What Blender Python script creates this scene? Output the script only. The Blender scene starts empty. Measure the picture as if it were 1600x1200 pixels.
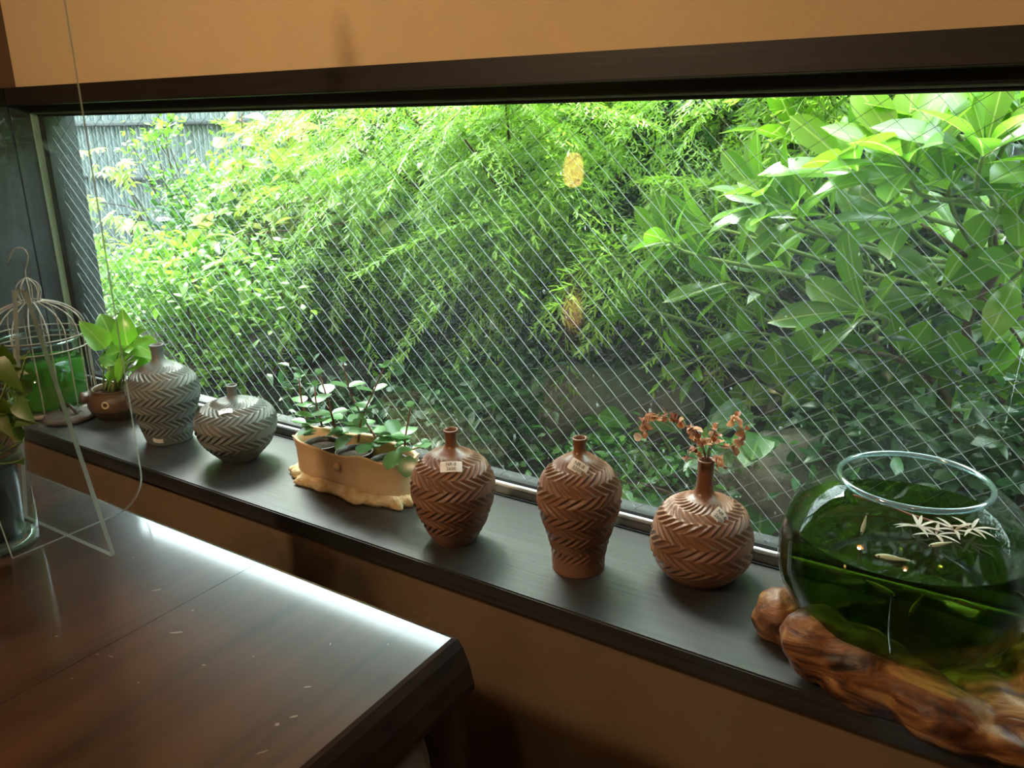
import bpy, bmesh, math, random
import numpy as np
from mathutils import Vector, Matrix, noise

random.seed(7); rng = np.random.default_rng(7)
scene = bpy.context.scene
COL = scene.collection
EYE = 1.2            # eye height above the floor; sill top is 0.6, table top 0.7

# ------------------------------------------------------------------ camera
RIGHT = Vector((0.839210691664998, 0.5436271544605896, -0.013961802470946652))
UP = Vector((-0.15331347882163043, 0.26115056939607395, 0.9530453070634762))
BACK = Vector((0.5217474410160198, -0.7976652788213789, 0.30250572020384414))
cam = bpy.data.cameras.new('camera'); camo = bpy.data.objects.new('camera', cam); COL.objects.link(camo)
camo.matrix_world = Matrix(((RIGHT.x, UP.x, BACK.x, 0), (RIGHT.y, UP.y, BACK.y, 0), (RIGHT.z, UP.z, BACK.z, EYE), (0, 0, 0, 1)))
cam.sensor_width = 36; cam.lens = 36 * 1300 / 1600; cam.clip_start = 0.02
scene.camera = camo

# ------------------------------------------------------------------ sky, sun, exposure
world = bpy.data.worlds.new('overcast'); scene.world = world; world.use_nodes = True
bg = world.node_tree.nodes['Background']
bg.inputs['Color'].default_value = (0.84, 0.95, 1.0, 1); bg.inputs['Strength'].default_value = 15.0
sun = bpy.data.lights.new('sun', 'SUN'); sun.energy = 14.0; sun.angle = math.radians(25); sun.color = (1.0, 0.97, 0.9)
suno = bpy.data.objects.new('sun', sun); COL.objects.link(suno)
suno.rotation_euler = Vector((0.55, -0.32, -0.78)).to_track_quat('-Z', 'Y').to_euler()
scene.cycles.max_bounces = 9; scene.cycles.diffuse_bounces = 3; scene.cycles.glossy_bounces = 3; scene.cycles.transparent_max_bounces = 14
vs = scene.view_settings
vs.view_transform = 'Standard'; vs.look = 'None'; vs.exposure = 0.3; vs.gamma = 1.0; vs.use_curve_mapping = False

# ------------------------------------------------------------------ helpers
def P(px, py, Y):
    """world point on the plane y = Y seen in the direction of a photo pixel"""
    d = RIGHT * ((px - 800) / 1300) - UP * ((py - 600) / 1300) - BACK
    d = d * (Y / d.y); return Vector((d.x, d.y, d.z + EYE))

def tag(o, label=None, cat=None, group=None, kind=None):
    if label: o['label'] = label
    if cat: o['category'] = cat
    if group: o['group'] = group
    if kind: o['kind'] = kind
    return o

def empty(name, loc, label=None, cat=None, group=None, kind=None):
    o = bpy.data.objects.new(name, None); COL.objects.link(o); o.location = loc; o.empty_display_size = .02
    return tag(o, label, cat, group, kind)

def link(name, me, mat=None, parent=None, M=None):
    o = bpy.data.objects.new(name, me); COL.objects.link(o)
    if mat is not None and not me.materials:
        for m in (mat if isinstance(mat, (list, tuple)) else [mat]): me.materials.append(m)
    if parent is not None: o.parent = parent
    if M is not None: o.matrix_local = M
    return o

def mesh(name, V, F, smooth=True):
    me = bpy.data.meshes.new(name)
    me.from_pydata([tuple(v) for v in V], [], [tuple(int(i) for i in f) for f in F])
    if smooth: me.polygons.foreach_set('use_smooth', [True] * len(me.polygons))
    me.update(); return me

class MB:
    def __init__(s): s.V = []; s.F = []; s.mi = []
    def add(s, V, F, m=0):
        b = len(s.V); s.V += [tuple(v) for v in V]; s.F += [tuple(i + b for i in f) for f in F]; s.mi += [m] * len(F); return s
    def box(s, a, b, m=0):
        x0, y0, z0 = a; x1, y1, z1 = b
        return s.add([(x0,y0,z0),(x1,y0,z0),(x1,y1,z0),(x0,y1,z0),(x0,y0,z1),(x1,y0,z1),(x1,y1,z1),(x0,y1,z1)],
              [(0,3,2,1),(4,5,6,7),(0,1,5,4),(1,2,6,5),(2,3,7,6),(3,0,4,7)], m)
    def tube(s, pts, r, n=8, cap=True, m=0):
        pts = [Vector(p) for p in pts]; k = len(pts)
        rs = list(r) if isinstance(r, (list, tuple)) else [r] * k
        V = []; F = []; prev = None
        for i, p in enumerate(pts):
            t = (pts[min(i+1, k-1)] - pts[max(i-1, 0)]).normalized()
            if prev is None: a = t.orthogonal().normalized()
            else:
                a = prev - t * prev.dot(t); a = a.normalized() if a.length > 1e-6 else t.orthogonal().normalized()
            prev = a; b = t.cross(a)
            for j in range(n):
                q = 2 * math.pi * j / n; V.append(p + (a * math.cos(q) + b * math.sin(q)) * rs[i])
        for i in range(k - 1):
            for j in range(n):
                F.append((i*n+j, i*n+(j+1) % n, (i+1)*n+(j+1) % n, (i+1)*n+j))
        if cap: F.append(tuple(range(n))[::-1]); F.append(tuple(range((k-1)*n, k*n)))
        return s.add(V, F, m)
    def ring(s, c, R, r, n=48, k=8, m=0, axis='Z'):
        V = []; F = []
        for i in range(n):
            a = 2*math.pi*i/n
            for j in range(k):
                b = 2*math.pi*j/k; q = R + r*math.cos(b); v = (q*math.cos(a), q*math.sin(a), r*math.sin(b))
                if axis == 'Y': v = (v[0], v[2], v[1])
                V.append(Vector(v) + Vector(c))
        for i in range(n):
            for j in range(k): F.append((i*k+j, ((i+1) % n)*k+j, ((i+1) % n)*k+(j+1) % k, i*k+(j+1) % k))
        return s.add(V, F, m)
    def lathe(s, prof, n=48, c=(0,0,0), m=0, cap0=True, cap1=False):
        V = []; F = []; k = len(prof)
        for r, z in prof:
            for j in range(n):
                a = 2*math.pi*j/n; V.append((c[0]+r*math.cos(a), c[1]+r*math.sin(a), c[2]+z))
        for i in range(k-1):
            for j in range(n): F.append((i*n+j, i*n+(j+1) % n, (i+1)*n+(j+1) % n, (i+1)*n+j))
        if cap0: F.append(tuple(range(n))[::-1])
        if cap1: F.append(tuple(range((k-1)*n, k*n)))
        return s.add(V, F, m)
    def build(s, name, mat, parent=None, smooth=True, M=None, bevel=0):
        me = mesh(name, s.V, s.F, smooth)
        if bevel:
            bm = bmesh.new(); bm.from_mesh(me)
            bmesh.ops.bevel(bm, geom=bm.edges[:], offset=bevel, segments=2, affect='EDGES', clamp_overlap=True)
            bm.to_mesh(me); bm.free()
        elif any(s.mi): me.polygons.foreach_set('material_index', s.mi)
        return link(name, me, mat, parent, M)

def smooth_path(pts, n=6):
    pts = [Vector(p) for p in pts]; out = []
    for i in range(len(pts)-1):
        p0 = pts[max(i-1, 0)]; p1 = pts[i]; p2 = pts[i+1]; p3 = pts[min(i+2, len(pts)-1)]
        for k in range(n):
            t = k/n
            out.append(.5*((2*p1)+(p2-p0)*t+(2*p0-5*p1+4*p2-p3)*t*t+(3*p1-p0-3*p2+p3)*t**3))
    out.append(pts[-1]); return out

# ------------------------------------------------------------------ materials
MATS = {}
def newmat(name):
    m = bpy.data.materials.new(name); m.use_nodes = True; nt = m.node_tree
    return m, nt, nt.nodes['Principled BSDF'], nt.nodes['Material Output']
def c4(c): return (c[0], c[1], c[2], 1)

def noisecol(nt, p, c1, c2, scale=(8,8,8), detail=6, bump=0, bscale=40, contrast=(.3, .7), coord='Object'):
    N, L = nt.nodes, nt.links
    tc = N.new('ShaderNodeTexCoord'); mp = N.new('ShaderNodeMapping'); mp.inputs['Scale'].default_value = scale
    L.new(tc.outputs[coord], mp.inputs['Vector'])
    nz = N.new('ShaderNodeTexNoise'); nz.inputs['Scale'].default_value = 1; nz.inputs['Detail'].default_value = detail
    L.new(mp.outputs[0], nz.inputs['Vector'])
    cr = N.new('ShaderNodeValToRGB'); cr.color_ramp.elements[0].position = contrast[0]; cr.color_ramp.elements[1].position = contrast[1]
    cr.color_ramp.elements[0].color = c4(c1); cr.color_ramp.elements[1].color = c4(c2)
    L.new(nz.outputs['Fac'], cr.inputs[0]); L.new(cr.outputs[0], p.inputs['Base Color'])
    if bump:
        n2 = N.new('ShaderNodeTexNoise'); n2.inputs['Scale'].default_value = bscale; n2.inputs['Detail'].default_value = 8
        L.new(tc.outputs[coord], n2.inputs['Vector'])
        b = N.new('ShaderNodeBump'); b.inputs['Strength'].default_value = bump; b.inputs['Distance'].default_value = .004
        L.new(n2.outputs['Fac'], b.inputs['Height']); L.new(b.outputs[0], p.inputs['Normal'])
    return cr

def plain(name, c, rough=.5, c2=None, scale=(8,8,8), bump=0, bscale=40, spec=.5, metal=0, coat=0, contrast=(.3,.7)):
    m, nt, p, o = newmat(name)
    p.inputs['Roughness'].default_value = rough; p.inputs['Specular IOR Level'].default_value = spec; p.inputs['Metallic'].default_value = metal
    p.inputs['Coat Weight'].default_value = coat
    if coat: p.inputs['Coat Roughness'].default_value = .1
    noisecol(nt, p, c, c2 or tuple(x*1.25 for x in c), scale, 6, bump, bscale, contrast)
    MATS[name] = m; return m

def schlick(nt, f0):
    N, L = nt.nodes, nt.links
    lw = N.new('ShaderNodeLayerWeight'); lw.inputs['Blend'].default_value = .5
    pw = N.new('ShaderNodeMath'); pw.operation = 'POWER'; pw.inputs[1].default_value = 5; L.new(lw.outputs['Facing'], pw.inputs[0])
    ma = N.new('ShaderNodeMath'); ma.operation = 'MULTIPLY_ADD'; ma.inputs[1].default_value = 1-f0; ma.inputs[2].default_value = f0
    L.new(pw.outputs[0], ma.inputs[0]); return ma.outputs[0]

def clear(name, tint=(1,1,1), f0=.04, haze=0, hazecol=(1,1,1), rough=.0, trans=None, hazenoise=None):
    """thin clear sheet: transparent with a mirror film, optionally with a diffusing film (dirt, algae)"""
    m, nt, p, o = newmat(name); N, L = nt.nodes, nt.links; N.remove(p)
    t = N.new('ShaderNodeBsdfTransparent'); t.inputs[0].default_value = c4(tint)
    base = t.outputs[0]
    if haze:
        tr = N.new('ShaderNodeBsdfTranslucent'); tr.inputs[0].default_value = c4(hazecol)
        df = N.new('ShaderNodeBsdfDiffuse'); df.inputs[0].default_value = c4(hazecol)
        mm = N.new('ShaderNodeMixShader'); mm.inputs[0].default_value = .35; L.new(tr.outputs[0], mm.inputs[1]); L.new(df.outputs[0], mm.inputs[2])
        mx = N.new('ShaderNodeMixShader'); mx.inputs[0].default_value = haze
        if hazenoise:
            tc = N.new('ShaderNodeTexCoord'); nz = N.new('ShaderNodeTexNoise'); nz.inputs['Scale'].default_value = hazenoise; nz.inputs['Detail'].default_value = 5
            L.new(tc.outputs['Object'], nz.inputs['Vector'])
            mr = N.new('ShaderNodeMapRange'); mr.inputs[1].default_value = .3; mr.inputs[2].default_value = .75; mr.inputs[3].default_value = haze*.4; mr.inputs[4].default_value = haze*1.6
            L.new(nz.outputs['Fac'], mr.inputs[0]); L.new(mr.outputs[0], mx.inputs[0])
        L.new(base, mx.inputs[1]); L.new(mm.outputs[0], mx.inputs[2]); base = mx.outputs[0]
    g = N.new('ShaderNodeBsdfGlossy'); g.inputs['Roughness'].default_value = rough
    m2 = N.new('ShaderNodeMixShader'); L.new(schlick(nt, f0), m2.inputs[0]); L.new(base, m2.inputs[1]); L.new(g.outputs[0], m2.inputs[2])
    L.new(m2.outputs[0], o.inputs['Surface']); MATS[name] = m; return m

def leafmat(name, cols, trans=.45, rough=.32, tcol=None, spec=.5, vein=0):
    m, nt, p, o = newmat(name); N, L = nt.nodes, nt.links
    oi = N.new('ShaderNodeObjectInfo'); ge = N.new('ShaderNodeNewGeometry')
    ad = N.new('ShaderNodeMath'); ad.operation = 'ADD'; L.new(oi.outputs['Random'], ad.inputs[0]); L.new(ge.outputs['Random Per Island'], ad.inputs[1])
    fr = N.new('ShaderNodeMath'); fr.operation = 'FRACT'; L.new(ad.outputs[0], fr.inputs[0])
    cr = N.new('ShaderNodeValToRGB'); e = cr.color_ramp.elements
    for i, c in enumerate(cols):
        q = e[i] if i < 2 else e.new(1)
        q.position = i/(len(cols)-1); q.color = c4(c)
    L.new(fr.outputs[0], cr.inputs[0]); cout = cr.outputs[0]
    if vein:      # pale midrib along the middle of each leaf
        tc = N.new('ShaderNodeTexCoord'); sx = N.new('ShaderNodeSeparateXYZ'); L.new(tc.outputs['Generated'], sx.inputs[0])
        s1 = N.new('ShaderNodeMath'); s1.operation = 'SUBTRACT'; s1.inputs[1].default_value = .5; L.new(sx.outputs['X'], s1.inputs[0])
        s2 = N.new('ShaderNodeMath'); s2.operation = 'ABSOLUTE'; L.new(s1.outputs[0], s2.inputs[0])
        s3 = N.new('ShaderNodeMapRange'); s3.inputs[1].default_value = .012; s3.inputs[2].default_value = .04; s3.inputs[3].default_value = vein; s3.inputs[4].default_value = 0; L.new(s2.outputs[0], s3.inputs[0])
        mv = N.new('ShaderNodeMix'); mv.data_type = 'RGBA'; mv.inputs[7].default_value = (.38,.48,.16,1)
        L.new(s3.outputs[0], mv.inputs[0]); L.new(cout, mv.inputs[6]); cout = mv.outputs[2]
    L.new(cout, p.inputs['Base Color'])
    p.inputs['Roughness'].default_value = rough; p.inputs['Specular IOR Level'].default_value = spec
    tr = N.new('ShaderNodeBsdfTranslucent')
    hs = N.new('ShaderNodeHueSaturation'); hs.inputs['Hue'].default_value = .497; hs.inputs['Saturation'].default_value = 1.05; hs.inputs['Value'].default_value = 1.4
    L.new(cout, hs.inputs['Color']); L.new(hs.outputs[0], tr.inputs[0])
    mx = N.new('ShaderNodeMixShader'); mx.inputs[0].default_value = trans
    L.new(p.outputs[0], mx.inputs[1]); L.new(tr.outputs[0], mx.inputs[2]); L.new(mx.outputs[0], o.inputs['Surface'])
    MATS[name] = m; return m

def woodmat(name, c1, c2, scale, rough=.4, coat=0, bump=.15, contrast=(.35,.65), coatr=.1, distort=1.5, spec=.5):
    m, nt, p, o = newmat(name); N, L = nt.nodes, nt.links
    cr = noisecol(nt, p, c1, c2, scale, 8, 0, 40, contrast)
    nz = [n for n in N if n.type == 'TEX_NOISE'][0]; nz.inputs['Distortion'].default_value = distort
    p.inputs['Roughness'].default_value = rough; p.inputs['Coat Weight'].default_value = coat; p.inputs['Coat Roughness'].default_value = coatr
    p.inputs['Specular IOR Level'].default_value = spec
    if bump:
        b = N.new('ShaderNodeBump'); b.inputs['Strength'].default_value = bump; b.inputs['Distance'].default_value = .002
        L.new(nz.outputs['Fac'], b.inputs['Height']); L.new(b.outputs[0], p.inputs['Normal'])
    MATS[name] = m; return m

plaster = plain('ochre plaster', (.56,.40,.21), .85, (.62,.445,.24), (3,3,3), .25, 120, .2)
plaster_low = plain('shaded ochre plaster', (.15,.098,.055), .85, (.18,.12,.068), (4,4,4), .3, 90, .2)  # darker copy of the ochre plaster, the lower wall's shade put into its colour
darkwood = woodmat('dark stained wood', (.010,.007,.005), (.018,.012,.008), (3,40,40), .5, 0, .15, spec=.3)
sillwood = woodmat('slate stained sill wood', (.022,.021,.021), (.035,.032,.031), (2,60,60), .42, 0, .12)
jambwood = woodmat('dark blue grey wood', (.022,.027,.031), (.034,.040,.045), (40,40,3), .55, 0, .12)
brownwall = woodmat('darkened brown wall wood', (.07,.034,.018), (.09,.045,.024), (30,30,2), .6, 0, .1)
alu = plain('dark bronze aluminium', (.022,.028,.024), .38, (.028,.034,.030), (20,20,20), 0, 40, .5)
alugrey = plain('grey aluminium', (.20,.22,.22), .45, (.24,.26,.26), (20,20,20), 0, 40, .5, 0)
bead = plain('pale glazing bead', (.8,.84,.84), .5, (.9,.92,.92), (300,300,300), .3, 500, .5)
beadgreen = plain('pale green glazing bead', (.22,.36,.27), .6, (.34,.5,.4), (300,300,300), .3, 500, .4)
gasket = plain('black gasket', (.01,.011,.013), .5)
wiremat = plain('sky lit glass wire', (.60,.68,.70), .35, (.68,.75,.77), (9,9,9), 0, 40, .6, .2)  # sky gleam on this wire set is put into the pale colour
wiremat2 = plain('dimmed glass wire', (.07,.085,.085), .6, (.09,.105,.105), (9,9,9), 0, 40, .5, .2)  # same wire with less sky gleam, put into a darker colour
panemat = clear('window glass', (.93,.985,.96), .04, .010, (.8,.97,1), 0, None, 2.5)
dropmat = clear('water drop', (.9,.95,.95), .12, .15, (.9,1,1))
tablewood = woodmat('lacquered reddish brown wood', (.022,.009,.005), (.062,.027,.015), (26,2.2,26), .34, 1.0, .03, (.3,.7), .085, 1.2)
tableedge = woodmat('dark live edge wood', (.018,.007,.004), (.04,.016,.009), (10,10,30), .6, 0, .3, (.3,.7), .25, spec=.15)
scratchmat = plain('pale table scratch', (.17,.13,.11), .7, (.26,.21,.18))
logwood = woodmat('dark brown log wood', (.025,.010,.005), (.06,.024,.011), (12,12,3), .7, 0, .4, spec=.2)
acryl = clear('clear acrylic', (.985,.99,.99), .035, .003, (.9,.95,1))
acryl_edge = clear('acrylic edge', (.5,.55,.55), .14, .55, (.78,.79,.77), .3)
glassm = clear('thin clear glass', (.92,.965,.95), .04, .004, (.8,1,.9))
glassrim = clear('thick glass rim', (.62,.78,.78), .28, .25, (.55,.75,.8), .08)
clay = plain('brown unglazed clay', (.145,.070,.040), .45, (.20,.10,.058), (18,18,18), .12, 160, .35)
clayneck = plain('iron brown glazed clay', (.13,.05,.025), .33, (.19,.08,.04), (14,14,14), .05, 120, .5)
greyclay = plain('grey green unglazed clay', (.115,.125,.115), .48, (.16,.17,.155), (18,18,18), .12, 160, .35)
tagpaper = plain('white label paper', (.78,.76,.72), .6, (.84,.82,.78))
ink = plain('black ink', (.04,.04,.05), .6)
terra = plain('cream orange glazed clay', (.60,.36,.17), .42, (.75,.58,.36), (14,14,14), .15, 90, .45)
terrarough = plain('rough yellow clay edge', (.52,.34,.14), .8, (.78,.66,.44), (60,60,60), .9, 120, .3)
nursery = plain('dark brown plastic pot', (.035,.022,.016), .45, (.045,.028,.02))
blackpot = plain('glossy black pot', (.008,.008,.008), .22, (.011,.011,.011), (8,8,8), 0, 40, .6)
soil = plain('dark soil', (.02,.014,.01), .95, (.055,.04,.028), (120,120,120), 1, 200, .1)
fishpotm = plain('brown stoneware', (.065,.035,.021), .42, (.12,.062,.036), (22,22,22), .3, 80, .4)
blackclay = plain('black burnt clay', (.022,.018,.016), .5, (.05,.038,.03), (22,22,22), .3, 80, .4)
stoneware = plain('grey brown iron lid', (.065,.055,.047), .7, (.11,.09,.078), (50,50,50), .5, 140, .3)
cagemetal = plain('aged white painted wire', (.24,.21,.17), .55, (.38,.345,.30), (60,60,60), .2, 200, .4)
cagedark = plain('aged dark wire', (.12,.10,.08), .5, (.24,.2,.17), (60,60,60), .2, 200, .4)
burl = None

# ------------------------------------------------------------------ room shell
XL, XR, YB, ZC = -1.957, 1.7, -2.9, 2.45
YW, YG = 1.03, 1.075                      # plaster wall face above window, glass
def struct(name, mb, mat, bevel=0, smooth=False):
    return tag(mb.build(name, mat, None, smooth, None, bevel), kind='structure')
floorm = woodmat('dark floor boards', (.05,.025,.014), (.085,.045,.025), (3,30,3), .4, 0, .1)
fl = empty('floor', (0,0,0), kind='structure')
for i in range(19):
    x0 = XL-.1+i*.2; MB().box((x0+.0015, YB-.1, -.03), (x0+.1985, 1.15, 0)).build('floor_board', floorm, fl, False)
struct('ceiling', MB().box((XL-.1, YB-.1, ZC), (XR+.1, 1.15, ZC+.1)), plain('ceiling plaster', (.36,.25,.14), .9))
struct('wall_back', MB().box((XL-.1, YB-.1, 0), (XR+.1, YB, ZC)), brownwall)
struct('wall_right', MB().box((XR, YB, 0), (XR+.1, 1.15, ZC)), brownwall)
wl = empty('wall_left', (0,0,0), kind='structure')
MB().box((XL-.1, YB, EYE+.08), (XL, YW, ZC)).build('upper_wall', brownwall, wl, False)  # unlit shade of this upper side wall is put into the dark brown
MB().box((XL-.1, YB, 0), (XL, 1.0035, EYE+.045)).build('lower_panel', jambwood, wl, False)
MB().box((XL-.1, YB, EYE+.045), (XL+.006, .998, EYE+.08)).build('rail', darkwood, wl, False)
MB().box((XL-.1, 1.0075, .6), (XL, 1.15, EYE+.045)).build('jamb_board', jambwood, wl, False)
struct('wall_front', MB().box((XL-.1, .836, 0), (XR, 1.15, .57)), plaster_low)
struct('wall_upper', MB().box((XL-.1, YW, EYE+.081), (XR, 1.15, ZC)), plaster)
struct('wall_side', MB().box((.75, 1.0, .6), (XR, 1.15, EYE+.045)), jambwood)
struct('trim_1', MB().box((XL-.1, 1.0, EYE+.045), (XR, 1.15, EYE+.081)), darkwood, .0015)
struct('trim_2', MB().box((XL-.1, .813, .57), (XR, 1.0595, .6)), sillwood, .002)

# ------------------------------------------------------------------ window
win = empty('window_1', (0,0,0), kind='structure')
WX0, WX1, WZ0, WZ1 = -1.935, .72, EYE-.583, EYE+.028
MB().box((XL, 1.05, EYE+.031), (.75, 1.1, EYE+.045)).build('frame_head', alu, win, False)
MB().box((XL, 1.058, EYE+.0265), (.75, 1.1, EYE+.0305)).build('head_bead', beadgreen, win, False)
MB().box((XL, 1.066, WZ1-.006), (.75, 1.1, EYE+.0265)).build('head_gasket', gasket, win, False)
MB().box((XL, 1.059, .6), (.75, 1.1, EYE-.5865)).build('frame_sill', alugrey, win, False, None, .001)
MB().tube([(XL+.02, 1.064, EYE-.583), (.75, 1.064, EYE-.583)], .0042, 8).build('sill_bead', bead, win)
MB().box((XL, 1.053, .599), (.75, 1.0595, .6022)).build('sill_gap_strip', gasket, win, False)  # black strip standing in for the dark gap behind the sill
MB().box((XL, 1.068, EYE-.585), (.75, 1.1, EYE-.575)).build('sill_gasket', gasket, win, False)
MB().box((XL, 1.05, .6), (XL+.004, 1.064, EYE+.03)).build('side_bead', beadgreen, win, False)
MB().box((XL, 1.064, .6), (WX0+.004, 1.1, EYE+.03)).build('side_gasket', gasket, win, False)
MB().box((WX0, YG, EYE-.59), (.75, YG+.006, EYE+.031)).build('glass_pane', panemat, win, False)
def wires(slope, step_x, r, amp, ph):
    mb = MB(); h = WZ1-WZ0+.004; z0 = WZ0-.008
    run = h/abs(slope); x = WX0-run if slope > 0 else WX0
    x = WX0 - run + ph
    while x < .75 + run:
        pts = []; n = 26
        for i in range(n+1):
            t = i/n; z = z0+h*t; xx = x+run*(t if slope > 0 else 1-t)
            if WX0 < xx < .75:
                w = amp*math.sin(z*190+x*77); pts.append((xx+w, YG+.003+amp*.5*math.sin(z*140+x*31), z+w*.3))
        if len(pts) > 1: mb.tube(pts, r, 4, False)
        x += step_x
    return mb
tag(wires(-1.0, .0335, .00032, .0004, .0).build('wire_mesh', wiremat, win, True), 'bright slanted wires inside the glass', None, None, 'stuff')
tag(wires(.66, .0500, .00040, .0003, .01).build('cross_wire_mesh', wiremat2, win, True), 'duller crossing wires inside the glass', None, None, 'stuff')
mb = MB()
for i in range(520):
    z = WZ0 + (WZ1-WZ0)*(rng.random()**1.9)*.8; x = WX0+.02 + (WX1-WX0-.04)*rng.random(); s = .0009+.0022*rng.random()**3; k = 1+rng.random()*1.6
    mb.lathe([(s, 0), (s*.75, s*.35), (s*.05, s*.5)], 6, (0,0,0), 0, False, True)
    for j in range(len(mb.V)-18, len(mb.V)):
        v = mb.V[j]; mb.V[j] = (x+v[0], YG+.0062+v[2], z+v[1]*k)
tag(mb.build('water_drops', dropmat, win), 'rain drops on the outside of the glass', None, None, 'stuff')

# ------------------------------------------------------------------ lamps of the room and an added fill lamp
def pendant(loc, rad, power, label, shadecol, r_light=.05):
    e = empty('pendant_lamp', loc, label, 'lamp')
    sm, nt, p, o = newmat('lamp shade'); p.inputs['Base Color'].default_value = c4(shadecol); p.inputs['Emission Color'].default_value = c4(shadecol); p.inputs['Emission Strength'].default_value = 2.2
    MB().lathe([(rad*.35, rad*1.6), (rad*.6, rad*1.45), (rad*.95, rad*.5), (rad, 0), (rad*.97, 0), (rad*.92, rad*.5), (rad*.57, rad*1.42)], 32, (0,0,0), 0, False).build('shade', sm, e)
    MB().tube([(0,0,rad*1.5), (0,0,ZC-loc[2])], .004, 8).build('cord', gasket, e)
    bm_, nt, p, o = newmat('bulb'); p.inputs['Emission Color'].default_value = (1,.62,.28,1); p.inputs['Emission Strength'].default_value = 30
    MB().lathe([(.001,.0), (.02,.012), (.026,.035), (.014,.065), (.012,.09)], 16, (0,0,rad*.3), 0, True, True).build('bulb', bm_, e)
    l = bpy.data.lights.new('lamp_light', 'POINT'); l.energy = power; l.color = (1,.76,.49); l.shadow_soft_size = r_light
    lo = bpy.data.objects.new('lamp_light', l); COL.objects.link(lo); lo.parent = e; lo.location = (0,0,-.07)
    return e
pendant((-1.05, -.35, EYE+.62), .11, 36, 'amber pendant lamp hanging high above the wooden table', (.9,.5,.16))
ll_ = empty('lantern_lamp', (-1.715, -.955, EYE-.27), 'small amber lantern hanging low, mirrored in the window glass', 'lamp')
lm_, nt, p, o = newmat('amber lantern shade'); p.inputs['Base Color'].default_value = (1,.6,.2,1); p.inputs['Emission Color'].default_value = (1,.55,.16,1); p.inputs['Emission Strength'].default_value = 11
MB().lathe([(.012,0), (.034,.012), (.043,.05), (.041,.09), (.030,.125), (.012,.14)], 32, (0,0,0), 0, True, True).build('shade', lm_, ll_)
MB().lathe([(.013,.139), (.016,.142), (.014,.155), (.004,.16)], 16, cap1=True).build('cap', gasket, ll_)
MB().tube([(0,0,.155), (0,0,ZC-EYE+.27)], .003, 8).build('cord', gasket, ll_)
pendant((.25, -1.3, EYE+.7), .11, 8, 'added amber fill lamp out of view on the far right behind the viewer', (.9,.5,.16))  # out of view, added to fill the lower right wall with light

# ------------------------------------------------------------------ table
TZ = .7
tab = empty('wooden_table', (-1.1, 0, 0), 'glossy dark reddish brown wooden table with a curved thick edge', 'table')
T0 = Matrix.Translation((1.1, 0, 0))
def plank(x0, x1, y0=-.75, y1=.578, edge=False):
    mb = MB(); th = .066
    if edge:   # curved outer side
        prof = [(x0, TZ), (x1-.004, TZ), (x1, TZ-.002), (x1+.006, TZ-.010), (x1+.014, TZ-.028), (x1+.019, TZ-.048), (x1+.019, TZ-.056), (x1+.013, TZ-.062), (x1-.02, TZ-th), (x0, TZ-th)]
    else: prof = [(x0, TZ), (x1, TZ), (x1, TZ-th), (x0, TZ-th)]
    ys = [y0, y0+.3, y0+.6, y0+.9, y0+1.1, y1-.006, y1]
    k = len(prof); V = []; F = []
    for yi, y in enumerate(ys):
        for j, (x, z) in enumerate(prof):
            w = (.004*math.sin(y*9)+.002*math.sin(y*23+1)) if edge and j not in (0, k-1) else 0
            ins = .004 if yi == len(ys)-1 and z > TZ-.003 else 0
            V.append((x+w, y-ins*0, z-(.0025 if yi == len(ys)-1 and z > TZ-.001 else 0)))
    for i in range(len(ys)-1):
        for j in range(k): F.append((i*k+j, i*k+(j+1) % k, (i+1)*k+(j+1) % k, (i+1)*k+j))
    F.append(tuple(range(k))); F.append(tuple(range((len(ys)-1)*k, len(ys)*k))[::-1])
    mb.add(V, F)
    if edge:
        for i, f in enumerate(mb.F):
            if len(f) == 4 and 1 <= (f[0] % k) < k-1: mb.mi[i] = 1
    me = mesh('plank', mb.V, mb.F, False); me.polygons.foreach_set('material_index', mb.mi)
    return link('plank', me, [tablewood, tableedge], tab, T0)
plank(-.7402, -.447, edge=True); plank(-1.150, -.7408); plank(-1.56, -1.1506); plank(-1.86, -1.5606)
for lx in (-.540, -1.70):
    mb = MB(); V = []; F = []; n = 28
    for zi, z in enumerate((0, .12, .3, .48, .58, .62, .634)):
        for j in range(n):
            a = 2*math.pi*j/n; q = 1+.05*math.sin(3*a+1)+.03*math.sin(7*a); bul = (.98, 1.02, 1.05, 1.03, .98, .92, .84)[zi]
            V.append((lx+.135*q*bul*math.cos(a), .435+.135*q*bul*math.sin(a), z))
    for i in range(6):
        for j in range(n): F.append((i*n+j, i*n+(j+1) % n, (i+1)*n+(j+1) % n, (i+1)*n+j))
    F.append(tuple(range(n))[::-1]); F.append(tuple(range(6*n, 7*n)))
    MB().add(V, F).build('log_leg', logwood, tab, True, T0)
    MB().add([(v[0], v[1]-.85, v[2]) for v in V], F).build('log_leg', logwood, tab, True, T0)
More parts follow.
